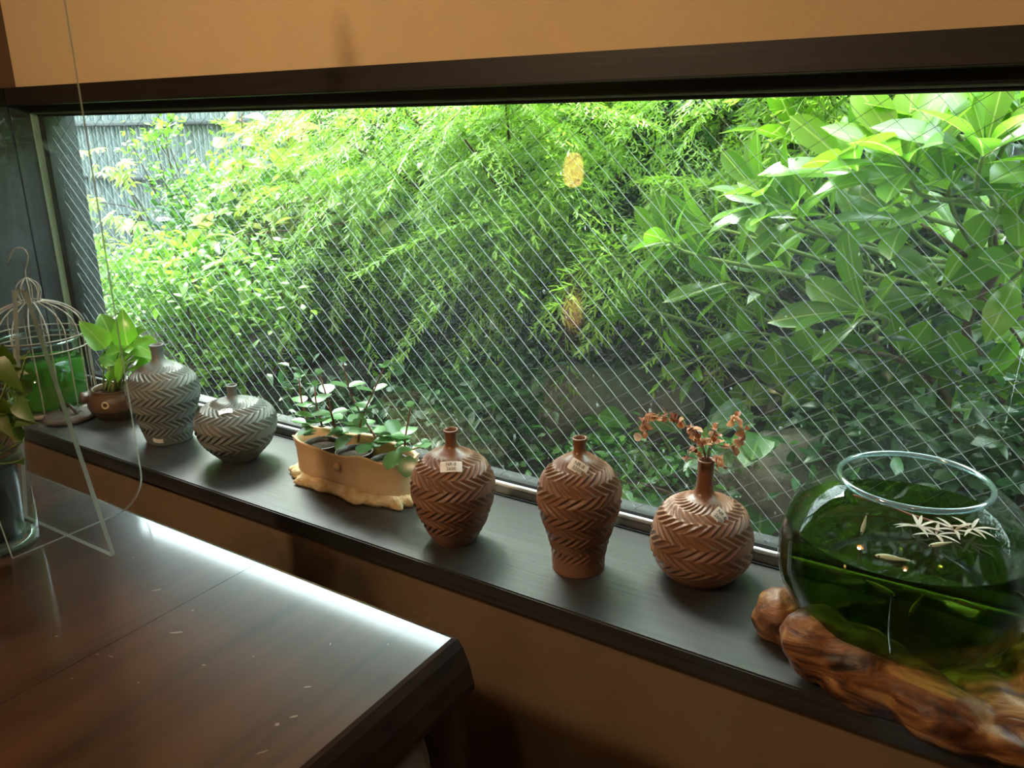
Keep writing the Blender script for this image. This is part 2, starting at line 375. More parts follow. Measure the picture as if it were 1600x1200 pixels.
for (x, y, l, w, a) in [(-.79,.47,.016,.004,.9), (-.70,.43,.022,.005,.7), (-.72,.465,.005,.004,0), (-.63,.41,.006,.003,.5), (-.55,.50,.008,.002,2.2), (-.52,.44,.010,.003,.8), (-.50,.405,.012,.004,.9), (-.505,.39,.006,.006,0), (-.49,.36,.016,.002,1), (-.72,.37,.012,.002,.2), (-.735,.365,.004,.003,.4), (-.72,.33,.004,.003,.5), (-.80,.36,.006,.004,.9),(-.88,.50,.004,.003,1),(-.60,.445,.003,.003,0),(-.66,.36,.003,.003,0),(-.50,.53,.003,.003,0),(-.84,.57,.005,.002,1.2)]:
    c, s = math.cos(a), math.sin(a); pts = []
    for k in range(7):
        q = 2*math.pi*k/7; u = l*.3*math.cos(q)*(1+.3*rng.random()); v = w*.26*math.sin(q)*(1+.5*rng.random())
        pts.append((x+u*c-v*s, y+u*s+v*c, TZ+.0003))
    MB().add(pts, [tuple(range(7))]).build('scratch', scratchmat, tab, False, T0)

# acrylic divider standing on the table
div = empty('acrylic_divider', (-1.004, .49, TZ), 'clear acrylic divider sheet with rounded corner and triangular foot on the table', 'divider')
def sheet(outline, axis, c, th, name):
    n = len(outline); V = []
    for s in (-th/2, th/2):
        for u, z in outline: V.append((s, u, z) if axis == 'X' else (u, s, z))
    F = [tuple(range(n))[::-1], tuple(range(n, 2*n))] + [(i, (i+1) % n, n+(i+1) % n, n+i) for i in range(n)]
    me = mesh(name, V, F, False); me.polygons.foreach_set('material_index', [0, 0]+[1]*n)
    o = link(name, me, [acryl, acryl_edge], div); o.location = c; return o
rc = .045; out = []
for i in range(9):
    a = -math.pi/2+math.pi/2*i/8; out.append((.112-rc+rc*math.cos(a), rc+.001+rc*math.sin(a)))
out += [(.112, .78), (-.62, .78), (-.62, .001), (-.45, .001), (-.45, .13), (-.41, .15), (-.12, .15), (-.095, .135), (-.082, .105), (-.075, .06), (-.069, .001)]
sheet(out, 'X', (0,0,0), .004, 'panel')
sheet([(-.1, .001), (.1, .001), (.012, .318), (-.012, .318)], 'Y', (0,0,0), .0055, 'foot')
sheet([(-.1, .001), (.1, .001), (.012, .318), (-.012, .318)], 'Y', (0,-.54,0), .004, 'foot')

# ------------------------------------------------------------------ vases
def resample(pts, n):
    p = smooth_path([Vector((r, z, 0)) for r, z in pts], 10); d = [0]
    for a, b in zip(p, p[1:]): d.append(d[-1]+(b-a).length)
    d = np.array(d); s = np.linspace(0, d[-1], n)
    return np.interp(s, d, [q.x for q in p]), np.interp(s, d, [q.y for q in p]), s
def vase(loc, prof, mat, neckmat, label, rows, N, zlo, zhi, amp=.0040, rot=0, group=None):
    e = empty('carved_vase', loc, label, 'vase', group)
    M = 170; cols = N*11
    prof = [(r, z) for z, r in prof]; prof[0] = (prof[0][0], 0)
    r, z, s = resample(prof, M)
    dr = np.gradient(r, s); dz = np.gradient(z, s); nl = np.hypot(dr, dz)+1e-9; nr, nz = dz/nl, -dr/nl
    th = np.linspace(0, 2*np.pi, cols, endpoint=False)[None, :] + rot
    a0 = np.interp(zlo, z, s); a1 = np.interp(zhi, z, s)
    t = np.clip((s-a0)/(a1-a0), -.001, 1.001)*rows
    k = np.floor(t); w = t-k; inside = ((t > 0) & (t < rows)).astype(float)
    sign = np.where(k % 2 == 0, 1., -1.)
    u = (th*N/(2*np.pi) + (sign*1.5*(w-.5)+k*.37)[:, None]); 
    jit = .12*np.sin(th*5+k[:, None]*2.1); f = np.mod(u+jit, 1.0)
    prf = np.where(f < .72, (f/.72)**.8, (1-f)/.28)
    env = (np.clip(np.sin(np.pi*np.clip(w, 0, 1)), 0, 1)**.45*inside)[:, None]
    fade = np.clip((t/rows)*6, .35, 1)[:, None]
    disp = amp*env*fade*(prf-.75)*np.clip(r/.05, .45, 1)[:, None]
    disp = disp + .0006*np.sin(th*2+z[:, None]*60)
    rr = r[:, None]+nr[:, None]*disp; zz = z[:, None]+nz[:, None]*disp
    zz[0, :] = 0; zz[1, :] = np.maximum(zz[1, :], 0)
    X = rr*np.cos(th-rot); Y = rr*np.sin(th-rot)
    V = np.stack([X, Y, zz], -1).reshape(-1, 3)
    i = np.arange(M-1)[:, None]*cols; j = np.arange(cols)[None, :]; j2 = (j+1) % cols
    F = np.stack([i+j, i+j2, i+cols+j2, i+cols+j], -1).reshape(-1, 4).tolist()
    mi = np.repeat((z[:-1] > zhi+.002).astype(int), cols).tolist()
    V = V.tolist(); b = len(V); last = (M-1)*cols
    for dr_, dzz in ((-.0022, .0005), (-.0034, -.003), (-.004, -.035)):
        for q in range(cols): 
            a = 2*math.pi*q/cols; V.append(((r[-1]+dr_)*math.cos(a), (r[-1]+dr_)*math.sin(a), z[-1]+dzz))
    for lv in range(3):
        st = last if lv == 0 else b+(lv-1)*cols; en = b+lv*cols
        F += [(st+q, st+(q+1) % cols, en+(q+1) % cols, en+q) for q in range(cols)]; mi += [1]*cols
    F.append(tuple(range(b+2*cols, b+3*cols))); F.append(tuple(range(cols))[::-1]); mi += [1, 0]
    me = mesh('body', V, F); me.polygons.foreach_set('material_index', mi)
    link('body', me, [mat, neckmat], e); return e, (r, z)

def text_mesh(txt, size):
    cu = bpy.data.curves.new('t', 'FONT'); cu.body = txt; cu.size = size; cu.align_x = 'CENTER'; cu.align_y = 'CENTER'; cu.resolution_u = 2; cu.extrude = .00012
    o = bpy.data.objects.new('t', cu); COL.objects.link(o)
    me = bpy.data.meshes.new_from_object(o.evaluated_get(bpy.context.evaluated_depsgraph_get()))
    bpy.data.objects.remove(o); bpy.data.curves.remove(cu); me.materials.clear(); return me

def price_tag(e, rz, zc, dirxy, spin, lines, w=.026, h=.016, off=.0015, tilt=None):
    """paper label stuck on the surface of a vase: faces outwards along the local surface normal"""
    r, z = rz; i = int(np.argmin(abs(z-zc)))
    while r[i] < 0: i += 1
    a = math.atan2(dirxy[1], dirxy[0]); rad = Vector((math.cos(a), math.sin(a), 0))
    ds = Vector((r[i+3]-r[i-3], z[i+3]-z[i-3])).normalized()
    n = (rad*ds.y + Vector((0,0,1))*(-ds.x)).normalized()
    if tilt is not None: n = (rad*math.cos(tilt)+Vector((0,0,1))*math.sin(tilt)).normalized()
    right = Vector((0,0,1)).cross(n).normalized(); up = n.cross(right)
    c, s = math.cos(spin), math.sin(spin); R2, U2 = right*c+up*s, up*c-right*s
    pos = rad*r[i]+Vector((0,0,z[i]))+n*off
    M = Matrix((R2.to_4d(), U2.to_4d(), n.to_4d(), (0,0,0,1))).transposed(); M = Matrix.Translation(pos) @ Matrix([list(R2)+[0], list(U2)+[0], list(n)+[0], [0,0,0,1]]).transposed()
    # rounded paper, slightly curled along its width
    V = []; F = []; nx = 8; 
    for sd in (0, -.0004):
        for iy in (-1, -.8, .8, 1):
            for ix in range(nx+1):
                u = -1+2*ix/nx; ins = .93 if abs(iy) == 1 else 1
                V.append((u*w/2*ins, iy*h/2, sd-.0022*u*u))
    for iy in range(3):
        for ix in range(nx): F.append((iy*9+ix, iy*9+ix+1, iy*9+9+ix+1, iy*9+9+ix))
    for iy in range(3):
        for ix in range(nx): F.append((36+iy*9+ix, 36+iy*9+9+ix, 36+iy*9+9+ix+1, 36+iy*9+ix+1))
    t = MB().add(V, F).build('price_tag', tagpaper, e, False, M); t['label'] = 'white price tag'
    for q, l in enumerate(lines):
        me = text_mesh(l, h*.42)
        for v in me.vertices: v.co.z += .0003-.0022*(v.co.x/(w/2))**2
        link('lettering', me, ink, t, Matrix.Translation((0, h*(.2-.42*q), 0)))
    return t

V1 = [(0.0, .041), (0.004,.043), (0.0219, 0.0486), (0.0491, 0.0559), (0.0733, 0.0633), (0.0919, 0.0681), (0.1092, 0.0679), (0.1263, 0.0639), (0.1394, 0.0538), (0.1511, 0.0374), (0.1602, 0.0199), (0.168, 0.0124), (0.1808, 0.0109), (0.1924, 0.0124), (0.195, 0.013)]
V2 = [(0.0, .030), (0.004,.034), (0.0182, 0.048), (0.0362, 0.0634), (0.0554, 0.0721), (0.0693, 0.0743), (0.0807, 0.0736), (0.0945, 0.0663), (0.1058, 0.0531), (0.1133, 0.0354), (0.1195, 0.0165), (0.1245, 0.0094), (0.1331, 0.0086), (0.1418, 0.0103), (0.1442, 0.0108)]
V3 = [(0.0, 0.0299), (0.015, 0.0394), (0.0299, 0.0469), (0.05, 0.0553), (0.0698, 0.0607), (0.0905, 0.062), (0.1079, 0.0583), (0.1242, 0.0487), (0.1363, 0.0345), (0.1434, 0.0205), (0.1494, 0.0112), (0.1563, 0.009), (0.1663, 0.0093), (0.1732, 0.0109), (0.1752, 0.0113)]
V4 = [(-0.0, 0.0361), (0.0222, 0.0372), (0.0432, 0.0419), (0.062, 0.0476), (0.0806, 0.053), (0.0981, 0.0569), (0.1154, 0.0573), (0.1316, 0.0536), (0.1477, 0.0442), (0.158, 0.032), (0.1655, 0.0216), (0.172, 0.0112), (0.1775, 0.0086), (0.1849, 0.0088), (0.1914, 0.0101), (0.1932, 0.0105)]
V5 = [(0.0, 0.0389), (0.011, 0.0511), (0.0248, 0.0615), (0.0396, 0.0678), (0.0591, 0.0688), (0.0783, 0.065), (0.0965, 0.0569), (0.1078, 0.043), (0.1154, 0.0274), (0.1219, 0.0154), (0.1285, 0.0115), (0.1397, 0.0105), (0.1581, 0.0108), (0.1691, 0.0114), (0.1709, 0.0118)]
SZ = .6
e1, q1 = vase((-1.43, .93, SZ), V1, greyclay, greyclay, 'tall grey green herringbone vase beside the leafy fish pot', 10, 28, .006, .156)
e2, q2 = vase((-1.227, .936, SZ), V2, greyclay, greyclay, 'squat grey green herringbone vase with a short neck', 8, 29, .012, .116)
e3, q3 = vase((-.691, .893, SZ), V3, clay, clayneck, 'round shouldered brown herringbone vase beside the cream planter', 9, 26, .012, .139)
e4, q4 = vase((-.494, .919, SZ), V4, clay, clayneck, 'tall tapering brown herringbone vase with a tilted price tag', 11, 25, .005, .164)
e5, q5 = vase((-.341, .985, SZ), V5, clay, clayneck, 'squat brown herringbone vase holding dried flowers', 8, 27, .012, .117)
price_tag(e1, q1, .014, (.48,-.88), -.15, [], .02, .010)
price_tag(e2, q2, .109, (.55,-.83), .3, ['NR-8'], .024, .012)
price_tag(e3, q3, .1335, (.58,-.81), 0, ['NR-8', '2600'], .0315, .016, .002, .75)
price_tag(e4, q4, .162, (.42,-.9), -.52, ['NR-8', '3200'], .0255, .0165, .003, .6)
price_tag(e5, q5, .1085, (.75,-.66), -1.0, ['NR-8', '2600'], .021, .0165, .003, .5)

# ------------------------------------------------------------------ leaf meshes
def leaf_verts(L=1., W=.3, kind='lance', curl=.25, fold=.15, n=6, wave=0):
    V = []; F = []
    for i in range(n+1):
        t = i/n
        if kind == 'lance': w = math.sin(math.pi*t**.85)**.8*(1-.15*t)
        elif kind == 'ovate': w = math.sin(math.pi*min(1, t*.97+.03)**.62)**.75
        elif kind == 'round': w = math.sqrt(max(0, 1-(2*t-1)**2))
        else: w = math.sin(math.pi*t**1.5)**.75          # obovate
        if i == n: w = 0
        if i == 0: w = max(w*0, .03)
        w *= W/2; y = t*L; z = -curl*L*t*t
        wv = wave*math.sin(t*14)
        V += [(-w, y, z+fold*w+wv*W), (0, y, z), (w, y, z+fold*w-wv*W)]
    for i in range(n):
        a = i*3; F += [(a, a+1, a+4, a+3), (a+1, a+2, a+5, a+4)]
    return np.array(V), F
def leaf_mesh(name, *a, petiole=0, **k):
    V, F = leaf_verts(*a, **k); mb = MB().add(V.tolist(), F)
    if petiole: mb.tube([(0,-petiole,-petiole*.25), (0,-petiole*.4,-.02*petiole), (0,.02,0)], .011, 4, False)
    return mesh(name, mb.V, mb.F)
def basis(d, up=Vector((0,0,1)), roll=0):
    y = Vector(d).normalized(); x = y.cross(up)
    if x.length < 1e-4: x = y.orthogonal()
    x.normalize(); z = x.cross(y)
    M = Matrix((x, y, z)).transposed()
    return M @ Matrix.Rotation(roll, 3, 'Y')
def place(pos, d, s, up=Vector((0,0,1)), roll=0):
    return Matrix.Translation(pos) @ (basis(d, up, roll).to_4x4()) @ Matrix.Scale(s, 4)
def rv(s=1): return Vector((rng.normal(), rng.normal(), rng.normal()))*s
def joined(name, tpl, mats, mat, parent):
    """many small leaves as one mesh"""
    V0, F0 = tpl; n = len(V0); A = np.array([np.array(m) for m in mats]); H = np.c_[V0, np.ones(n)]
    V = np.einsum('kij,nj->kni', A, H)[..., :3].reshape(-1, 3)
    F = (np.array(F0)[None]+(np.arange(len(mats))*n)[:, None, None]).reshape(-1, len(F0[0]))
    me = bpy.data.meshes.new(name); me.from_pydata(V.tolist(), [], F.tolist()); me.polygons.foreach_set('use_smooth', [True]*len(F))
    return tag(link(name, me, mat, parent), kind='stuff')

g_bright = leafmat('bright yellow green leaf', [(.17,.36,.035), (.25,.43,.06), (.12,.28,.035), (.20,.38,.07)], .5, .26)
g_laurel = leafmat('glossy laurel leaf', [(.10,.24,.02), (.145,.31,.028), (.07,.19,.022), (.12,.27,.025)], .46, .22, spec=.6, vein=.7)
g_dark = leafmat('dark green leaf', [(.016,.06,.016), (.032,.09,.02), (.02,.075,.025)], .3, .28)
g_mid = leafmat('mid green leaf', [(.035,.12,.022), (.065,.17,.028), (.03,.10,.028)], .36, .24, vein=.22)
g_pale = leafmat('pale leaf', [(.34,.48,.10), (.28,.46,.07), (.42,.50,.15), (.40,.36,.13)], .5, .3, vein=.5)
g_feather = leafmat('feathery green', [(.19,.36,.05), (.27,.44,.06), (.14,.30,.06)], .45, .4)
g_pep = leafmat('peperomia leaf', [(.09,.22,.075), (.12,.27,.09), (.08,.2,.065)], .25, .3, spec=.6)
g_hosta = leafmat('fresh broad leaf', [(.12,.31,.03), (.17,.37,.04), (.09,.24,.03)], .45, .28, spec=.6, vein=.5)
g_olive = leafmat('olive leaf', [(.08,.15,.02), (.12,.18,.03), (.05,.11,.02)], .4, .4)
bark = plain('grey brown bark', (.07,.05,.036), .8, (.13,.095,.07), (40,40,40), .6, 120, .2)
redstem = plain('reddish stem', (.16,.055,.03), .5, (.22,.09,.045), (60,60,60))
greenstem = plain('green stem', (.14,.24,.05), .5, (.2,.3,.07), (60,60,60))

# ------------------------------------------------------------------ planter with peperomias
pc = Vector((-.950, .957, SZ))
pl = empty('oval_planter', pc, 'cream orange lobed oval clay planter with a crusty base', 'planter')
def oval(a, b, th, lobe=.0):
    c, s = math.cos(th), math.sin(th); k = 1-lobe*math.exp(-((abs(s)-1)/.06)**2)
    x = a*abs(c)**.8*math.copysign(1, c); y = b*abs(s)**.85*math.copysign(1, s)*k
    return x, y
V = []; F = []; n = 96
levels = [(.128,.047,.004), (.126,.046,.03), (.128,.047,.055), (.133,.050,.074), (.134,.051,.077), (.131,.048,.078), (.127,.044,.074), (.121,.040,.03), (.119,.038,.012)]
for (a, b, z) in levels:
    for j in range(n):
        th = 2*math.pi*j/n; x, y = oval(a, b, th, .16); zz = z+(.004*math.sin(5*th+.6)+.002*math.sin(9*th) if z > .07 else 0)
        V.append((x, y, zz))
for i in range(len(levels)-1):
    for j in range(n): F.append((i*n+j, i*n+(j+1) % n, (i+1)*n+(j+1) % n, (i+1)*n+j))
F.append(tuple(range((len(levels)-1)*n, len(levels)*n))); F.append(tuple(range(n))[::-1])
MB().add(V, F).build('shell', terra, pl)
V = []; F = []; n = 120
for li, (g, z) in enumerate([(.0, .0), (.012, .0), (.015, .004), (.012, .010), (.004, .016), (-.002, .019)]):
    for j in range(n):
        th = 2*math.pi*j/n; x, y = oval(.126, .046, th, .1); d = Vector((x, y, 0)).normalized()
        q = g*(1+.45*math.sin(9*th+1)+.35*math.sin(17*th)+.25*rng.random()) if li else -.01
        V.append((x+d.x*q, y+d.y*q, z+(.004*rng.random() if li in (2,3,4) else 0)))
for i in range(5):
    for j in range(n): F.append((i*n+j, i*n+(j+1) % n, (i+1)*n+(j+1) % n, (i+1)*n+j))
F.append(tuple(range(n))[::-1])
MB().add(V, F).build('crusty_base', terrarough, pl)
kn = MB(); kn.lathe([(.001,.006), (.005,.005), (.007,.002), (.008,0)], 12)
kn.build('knob', terra, pl, True, Matrix.Translation((.0,-.044,.052)) @ Matrix.Rotation(math.pi/2, 4, 'X'))

pepleaf = [leaf_mesh('leaf', 1., .92, kind='round', curl=c, fold=f, n=7) for c, f in ((.12,.2), (.22,.12), (-.05,.25))]
def peperomia(cx, label, stems, extra):
    e = empty('peperomia', (cx, pc.y, SZ+.0125), label, 'plant', 'peperomias in the clay planter')
    MB().lathe([(.026,0), (.031,.05), (.033,.052), (.031,.053), (.029,.044)], 28).build('nursery_pot', nursery, e)
    MB().lathe([(.0295,.042), (.02,.046), (.001,.047)], 24, cap0=False).build('soil', soil, e)
    org = Vector(e.location)
    def put(pos, d, s, up=Vector((0,0,1))):
        link('leaf', pepleaf[rng.integers(3)], g_pep, e, place(pos-org, d, s, up))
    for pts in stems:
        w = smooth_path(pts, 5); k = len(w)
        MB().tube([p-org for p in w], [.0019-.0009*i/k for i in range(k)], 6).build('stem', redstem, e)
        nd = max(2, int(sum((b-a).length for a, b in zip(w, w[1:]))/.034)); ang = rng.random()*6
        for q in range(1, nd+1):
            p = w[min(k-1, int((k-1)*q/nd))]; ang += 1.4
            last = q == nd
            for m in range(2 if not last else 3):
                a = ang+m*(3.14 if not last else 2.09); d = Vector((math.cos(a), math.sin(a), .25 if not last else .9))
                put(p, d, (.030 if not last else .014)*(.8+.35*rng.random()))
    for (p, d, s) in extra: put(p, d, s)
    for q in range(11):
        a = rng.random()*6.28; rr = .006+.014*rng.random(); put(org+Vector((rr*math.cos(a), rr*.9*math.sin(a), .074+.028*rng.random())), Vector((math.cos(a), math.sin(a), .1+.5*rng.random())), .021+.012*rng.random())
    return e
Yp = pc.y
peperomia(pc.x-.076, 'peperomia at the left end of the planter, nearest the squat grey vase',
  [[P(480,655,Yp), P(472,630,Yp), P(467,592,Yp)], [P(503,665,Yp-.01), P(494,630,Yp-.01), P(492,604,Yp)], [P(525,675,Yp-.02), P(512,625,Yp-.02), P(499,585,Yp-.01)]],
  [(P(490,668,Yp-.03), Vector((-.5,-.8,-.1)), .03), (P(500,660,Yp), Vector((.3,-.6,.2)), .028), (P(478,662,Yp), Vector((-.9,-.3,.1)), .028)])
peperomia(pc.x, 'peperomia with the tallest leaning sprigs in the middle of the planter',
  [[P(595,695,Yp-.02), P(572,660,Yp-.01), P(548,615,Yp), P(536,567,Yp)], [P(560,690,Yp-.02), P(567,650,Yp-.01), P(580,620,Yp), P(600,575,Yp+.01)], [P(560,690,Yp-.03), P(562,668,Yp-.03), P(565,655,Yp-.03)]],
  [(P(550,680,Yp-.03), Vector((-.3,-.9,-.4)), .036), (P(540,672,Yp-.02), Vector((-.8,-.5,-.1)), .034), (P(575,695,Yp-.04), Vector((.3,-.9,.1)), .03), (P(535,655,Yp), Vector((-.9,-.2,.3)), .032), (P(590,680,Yp), Vector((.8,-.3,.2)), .032)])
peperomia(pc.x+.078, 'low spreading peperomia at the right end of the planter',
  [[P(632,700,Yp-.01), P(634,680,Yp-.01), P(641,637,Yp-.01)], [P(628,705,Yp-.02), P(645,702,Yp-.02), P(665,695,Yp-.01)]],
  [(P(625,705,Yp-.03), Vector((-.1,-.9,-.5)), .037), (P(640,712,Yp-.04), Vector((.3,-.8,-.8)), .034), (P(615,690,Yp-.02), Vector((-.9,-.4,.1)), .034), (P(630,690,Yp-.02), Vector((.2,-.6,.4)), .032), (P(655,695,Yp-.02), Vector((.8,-.4,.1)), .03), (P(620,680,Yp+.01), Vector((-.6,.2,.5)), .032)])

# ------------------------------------------------------------------ fish shaped pot with broad leaved plant
fp = empty('fish_pot', (-1.643, .957, SZ), 'brown fish faced stoneware pot holding a leafy plant', 'pot')
body = [(.026,0), (.038,.003), (.050,.014), (.0575,.030), (.058,.044), (.053,.056), (.047,.0605), (.045,.063), (.047,.066), (.046,.068), (.042,.066), (.040,.058)]
MB().lathe(body, 48).build('body', [fishpotm], fp)
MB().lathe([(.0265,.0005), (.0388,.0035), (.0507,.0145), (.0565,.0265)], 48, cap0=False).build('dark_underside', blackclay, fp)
MB().lathe([(.0415,.056), (.02,.06), (.001,.061)], 32, cap0=False).build('soil', soil, fp)
fd = Vector((-.60,-.80,0)).normalized()
Mf = Matrix.Translation(fd*.056+Vector((0,0,.050))) @ fd.to_track_quat('Z', 'Y').to_matrix().to_4x4()
MB().lathe([(.017,-.006), (.016,.004), (.0165,.009), (.014,.012), (.010,.011), (.009,.004)], 24).build('mouth', fishpotm, fp, True, Mf @ Matrix.Diagonal((1.25,.75,1,1)))
for a in (-.95, 3.05):
    d = Vector((math.cos(a), math.sin(a), .05)).normalized()
    Me = Matrix.Translation(Vector((d.x*.0565, d.y*.0565, .044))) @ d.to_track_quat('Z', 'Y').to_matrix().to_4x4()
    ey = MB().ring((0,0,.001), .0062, .0018, 24, 8).build('eye_ring', terrarough, fp, True, Me)
    MB().lathe([(.0055,.0005), (.001,.0012)], 16, cap0=False, cap1=True).build('eye_hole', gasket, ey)
hl = [leaf_mesh('leaf', 1., w, kind='ovate', curl=c, fold=f, n=8, wave=wv, petiole=0) for w, c, f, wv in ((.72,.45,.35,.02), (.62,.25,.3,.03), (.8,.6,.25,.02))]
hp = empty('broad_leaf_plant', Vector(fp.location)+Vector((0,0,.061)), 'bright green broad leaved plant growing in the fish pot', 'plant')
org = Vector(hp.location); Yh = .957
for (px, py, dy, tip, s) in [(178,535,0,(155,490),.075), (165,545,-.03,(142,520),.07), (185,550,-.02,(165,560),.06), (200,545,.0,(222,505),.07), (210,540,-.02,(242,545),.075), (198,560,-.03,(185,590),.055),
      (190,530,.03,(180,480),.07), (215,560,.02,(245,575),.07), (205,555,-.03,(205,520),.06), (175,560,.02,(148,580),.06), (195,548,.03,(215,480),.06), (190,575,-.03,(170,600),.05), (208,575,-.02,(232,570),.06), (200,540,-.01,(190,505),.07), (182,570,-.02,(150,550),.05), (188,560,.01,(172,520),.055), (212,555,.0,(238,525),.06), (205,565,-.03,(222,540),.05), (195,555,.02,(200,490),.06), (178,575,-.01,(150,600),.045), (215,570,.01,(250,560),.055)]:
    b = P(px, py, Yh+dy); t = P(*tip, Yh+dy*1.6); d = t-b
    base = org+Vector((rng.normal()*.012, rng.normal()*.012, 0))
    path = smooth_path([base, (base+b)/2+Vector((0,0,.012)), b], 5)
    st = MB().tube([p-org for p in path], [.0022,.002,.002,.0018,.0018,.0017,.0016,.0015,.0014,.0013,.0012], 6).build('leaf_stalk', greenstem, hp)
    view = Vector((.6,-.75,.3))
    link('leaf', hl[rng.integers(3)], g_hosta, hp, place(b-org, d+Vector((0,0,.01)), s, (Vector((0,0,1))+view*.7).normalized()))

# lid lying on the sill
li = empty('iron_lid', (-1.722, .893, SZ), 'round grey brown iron lid with loop handle beside the bird cage', 'lid')
MB().lathe([(.046,0), (.052,.003), (.053,.007), (.050,.011), (.03,.0145), (.001,.016)], 48, cap1=True).build('disc', stoneware, li)
MB().tube(smooth_path([(-.022,-.004,.014), (-.018,-.002,.024), (-.004,0,.031), (.010,0,.030), (.020,.001,.023), (.026,.002,.014)], 6), .0038, 8).build('handle', blackclay, li)

# ------------------------------------------------------------------ bird cage with jar
cg = empty('bird_cage', (-1.845, .918, SZ), 'domed wire bird cage with a hook, standing around a glass jar', 'bird cage')
RC = .0985
dome = [(RC,.006), (RC,.09), (RC,.165), (.096,.188), (.083,.210), (.060,.227), (.036,.236), (.023,.240)]
for i in range(18):
    a = 2*math.pi*i/18+.1
    MB().tube(smooth_path([(r*math.cos(a), r*math.sin(a), z) for r, z in dome], 4), .0015, 6).build('wire', cagemetal, cg)
for z, r, t in ((.008,RC,.002), (.140,RC+.001,.0017), (.166,RC+.001,.0017), (.240,.023,.002)):
    MB().ring((0,0,z), r, t, 64, 6).build('ring', cagemetal, cg)
MB().lathe([(.100,0), (.106,.003), (.107,.010), (.103,.012), (.101,.006), (.001,.005)], 64).build('base_tray', cagemetal, cg)
for i in range(9):
    a = 2*math.pi*i/9+.3
    MB().tube(smooth_path([(r*math.cos(a), r*math.sin(a), z) for r, z in ((.019,.240), (.0215,.252), (.024,.263), (.020,.277), (.009,.287), (.002,.291))], 4), .0014, 6).build('finial_wire', cagemetal, cg)
cy = .918
MB().tube(smooth_path([Vector((0,0,.290))+Vector(cg.location)*0] + [P(*q, cy)-Vector(cg.location)-(P(44,437,cy)-Vector(cg.location)-Vector((0,0,.290))) for q in ((43,425), (46,412), (47,402), (42,392), (34,389), (26,391), (20,401), (16,414))], 5), .0016, 8).build('hook', cagemetal, cg)
jr = empty('glass_jar', (-1.845, .918, SZ+.0055), 'glass jar of green water inside the bird cage', 'jar')
MB().lathe([(.060,.001), (.078,.004), (.084,.015), (.0845,.10), (.083,.128), (.079,.140), (.082,.147), (.084,.150)], 48).build('glass_wall', glassm, jr)
MB().ring((0,0,.150), .084, .0022, 64, 8).build('rim', glassrim, jr)
jarwater = clear('green pond water', (.16,.42,.10), .02, .55, (.10,.42,.035))
MB().lathe([(.001,.0035), (.059,.003), (.077,.006), (.0828,.016), (.0833,.100), (.001,.1005)], 48, cap0=False).build('green_water', jarwater, jr)

# ------------------------------------------------------------------ pot in a glass container on the table
gp = empty('glass_container', (-1.060, .430, TZ), 'tall clear glass container around the black pot on the table', 'container')
MB().lathe([(.047,.001), (.052,.003), (.0535,.03), (.055,.185), (.0555,.188)], 48).build('glass_wall', glassm, gp, True, Matrix.Diagonal((.93,.93,1,1)))
MB().ring((0,0,.189), .0516, .0016, 48, 6).build('rim', glassrim, gp)
MB().lathe([(.042,.002), (.0455,.004), (.045,.010), (.041,.012), (.001,.0115)], 48).build('thick_base', glassrim, gp)
bp = empty('potted_plant', (-1.060, .430, TZ+.0135), 'yellow green trailing plant in a glossy black pot on the table', 'plant')
MB().lathe([(.032,0), (.034,.002), (.040,.095), (.046,.097), (.046,.108), (.0435,.109), (.041,.095)], 40).build('black_pot', blackpot, bp)
MB().lathe([(.0405,.093), (.02,.097), (.001,.098)], 30, cap0=False).build('soil', soil, bp)
org = Vector(bp.location); Yb = .430
oleaf = [leaf_mesh('leaf', 1., w, kind='ovate', curl=c, fold=.25, n=6) for w, c in ((.6,.3), (.5,.5))]
for i, (px, py, tip, s) in enumerate([(10,600,(32,640),.05), (0,580,(28,570),.045), (25,625,(48,665),.04), (5,640,(-20,620),.05), (12,570,(0,545),.04), (20,600,(60,615),.045), (35,690,(18,660),.035), (0,620,(20,690),.05), (30,720,(57,722),.02), (-10,560,(15,590),.05), (40,560,(32,530),.03), (5,660,(40,650),.045), (-15,600,(-40,630),.06), (-5,640,(10,700),.045)]):
    b = P(px, py, Yb+rng.normal()*.015); t = P(*tip, Yb+rng.normal()*.02); base = org+Vector((rng.normal()*.014, rng.normal()*.014, .095))
    MB().tube([p-org for p in smooth_path([base, (base+b)/2+rv(.006), b], 5)], .0012, 5).build('stem', greenstem, bp)
    link('leaf', oleaf[i % 2], g_olive, bp, place(b-org, t-b, s*.85, (Vector((.5,-.6,.6))+rv(.2)).normalized()))

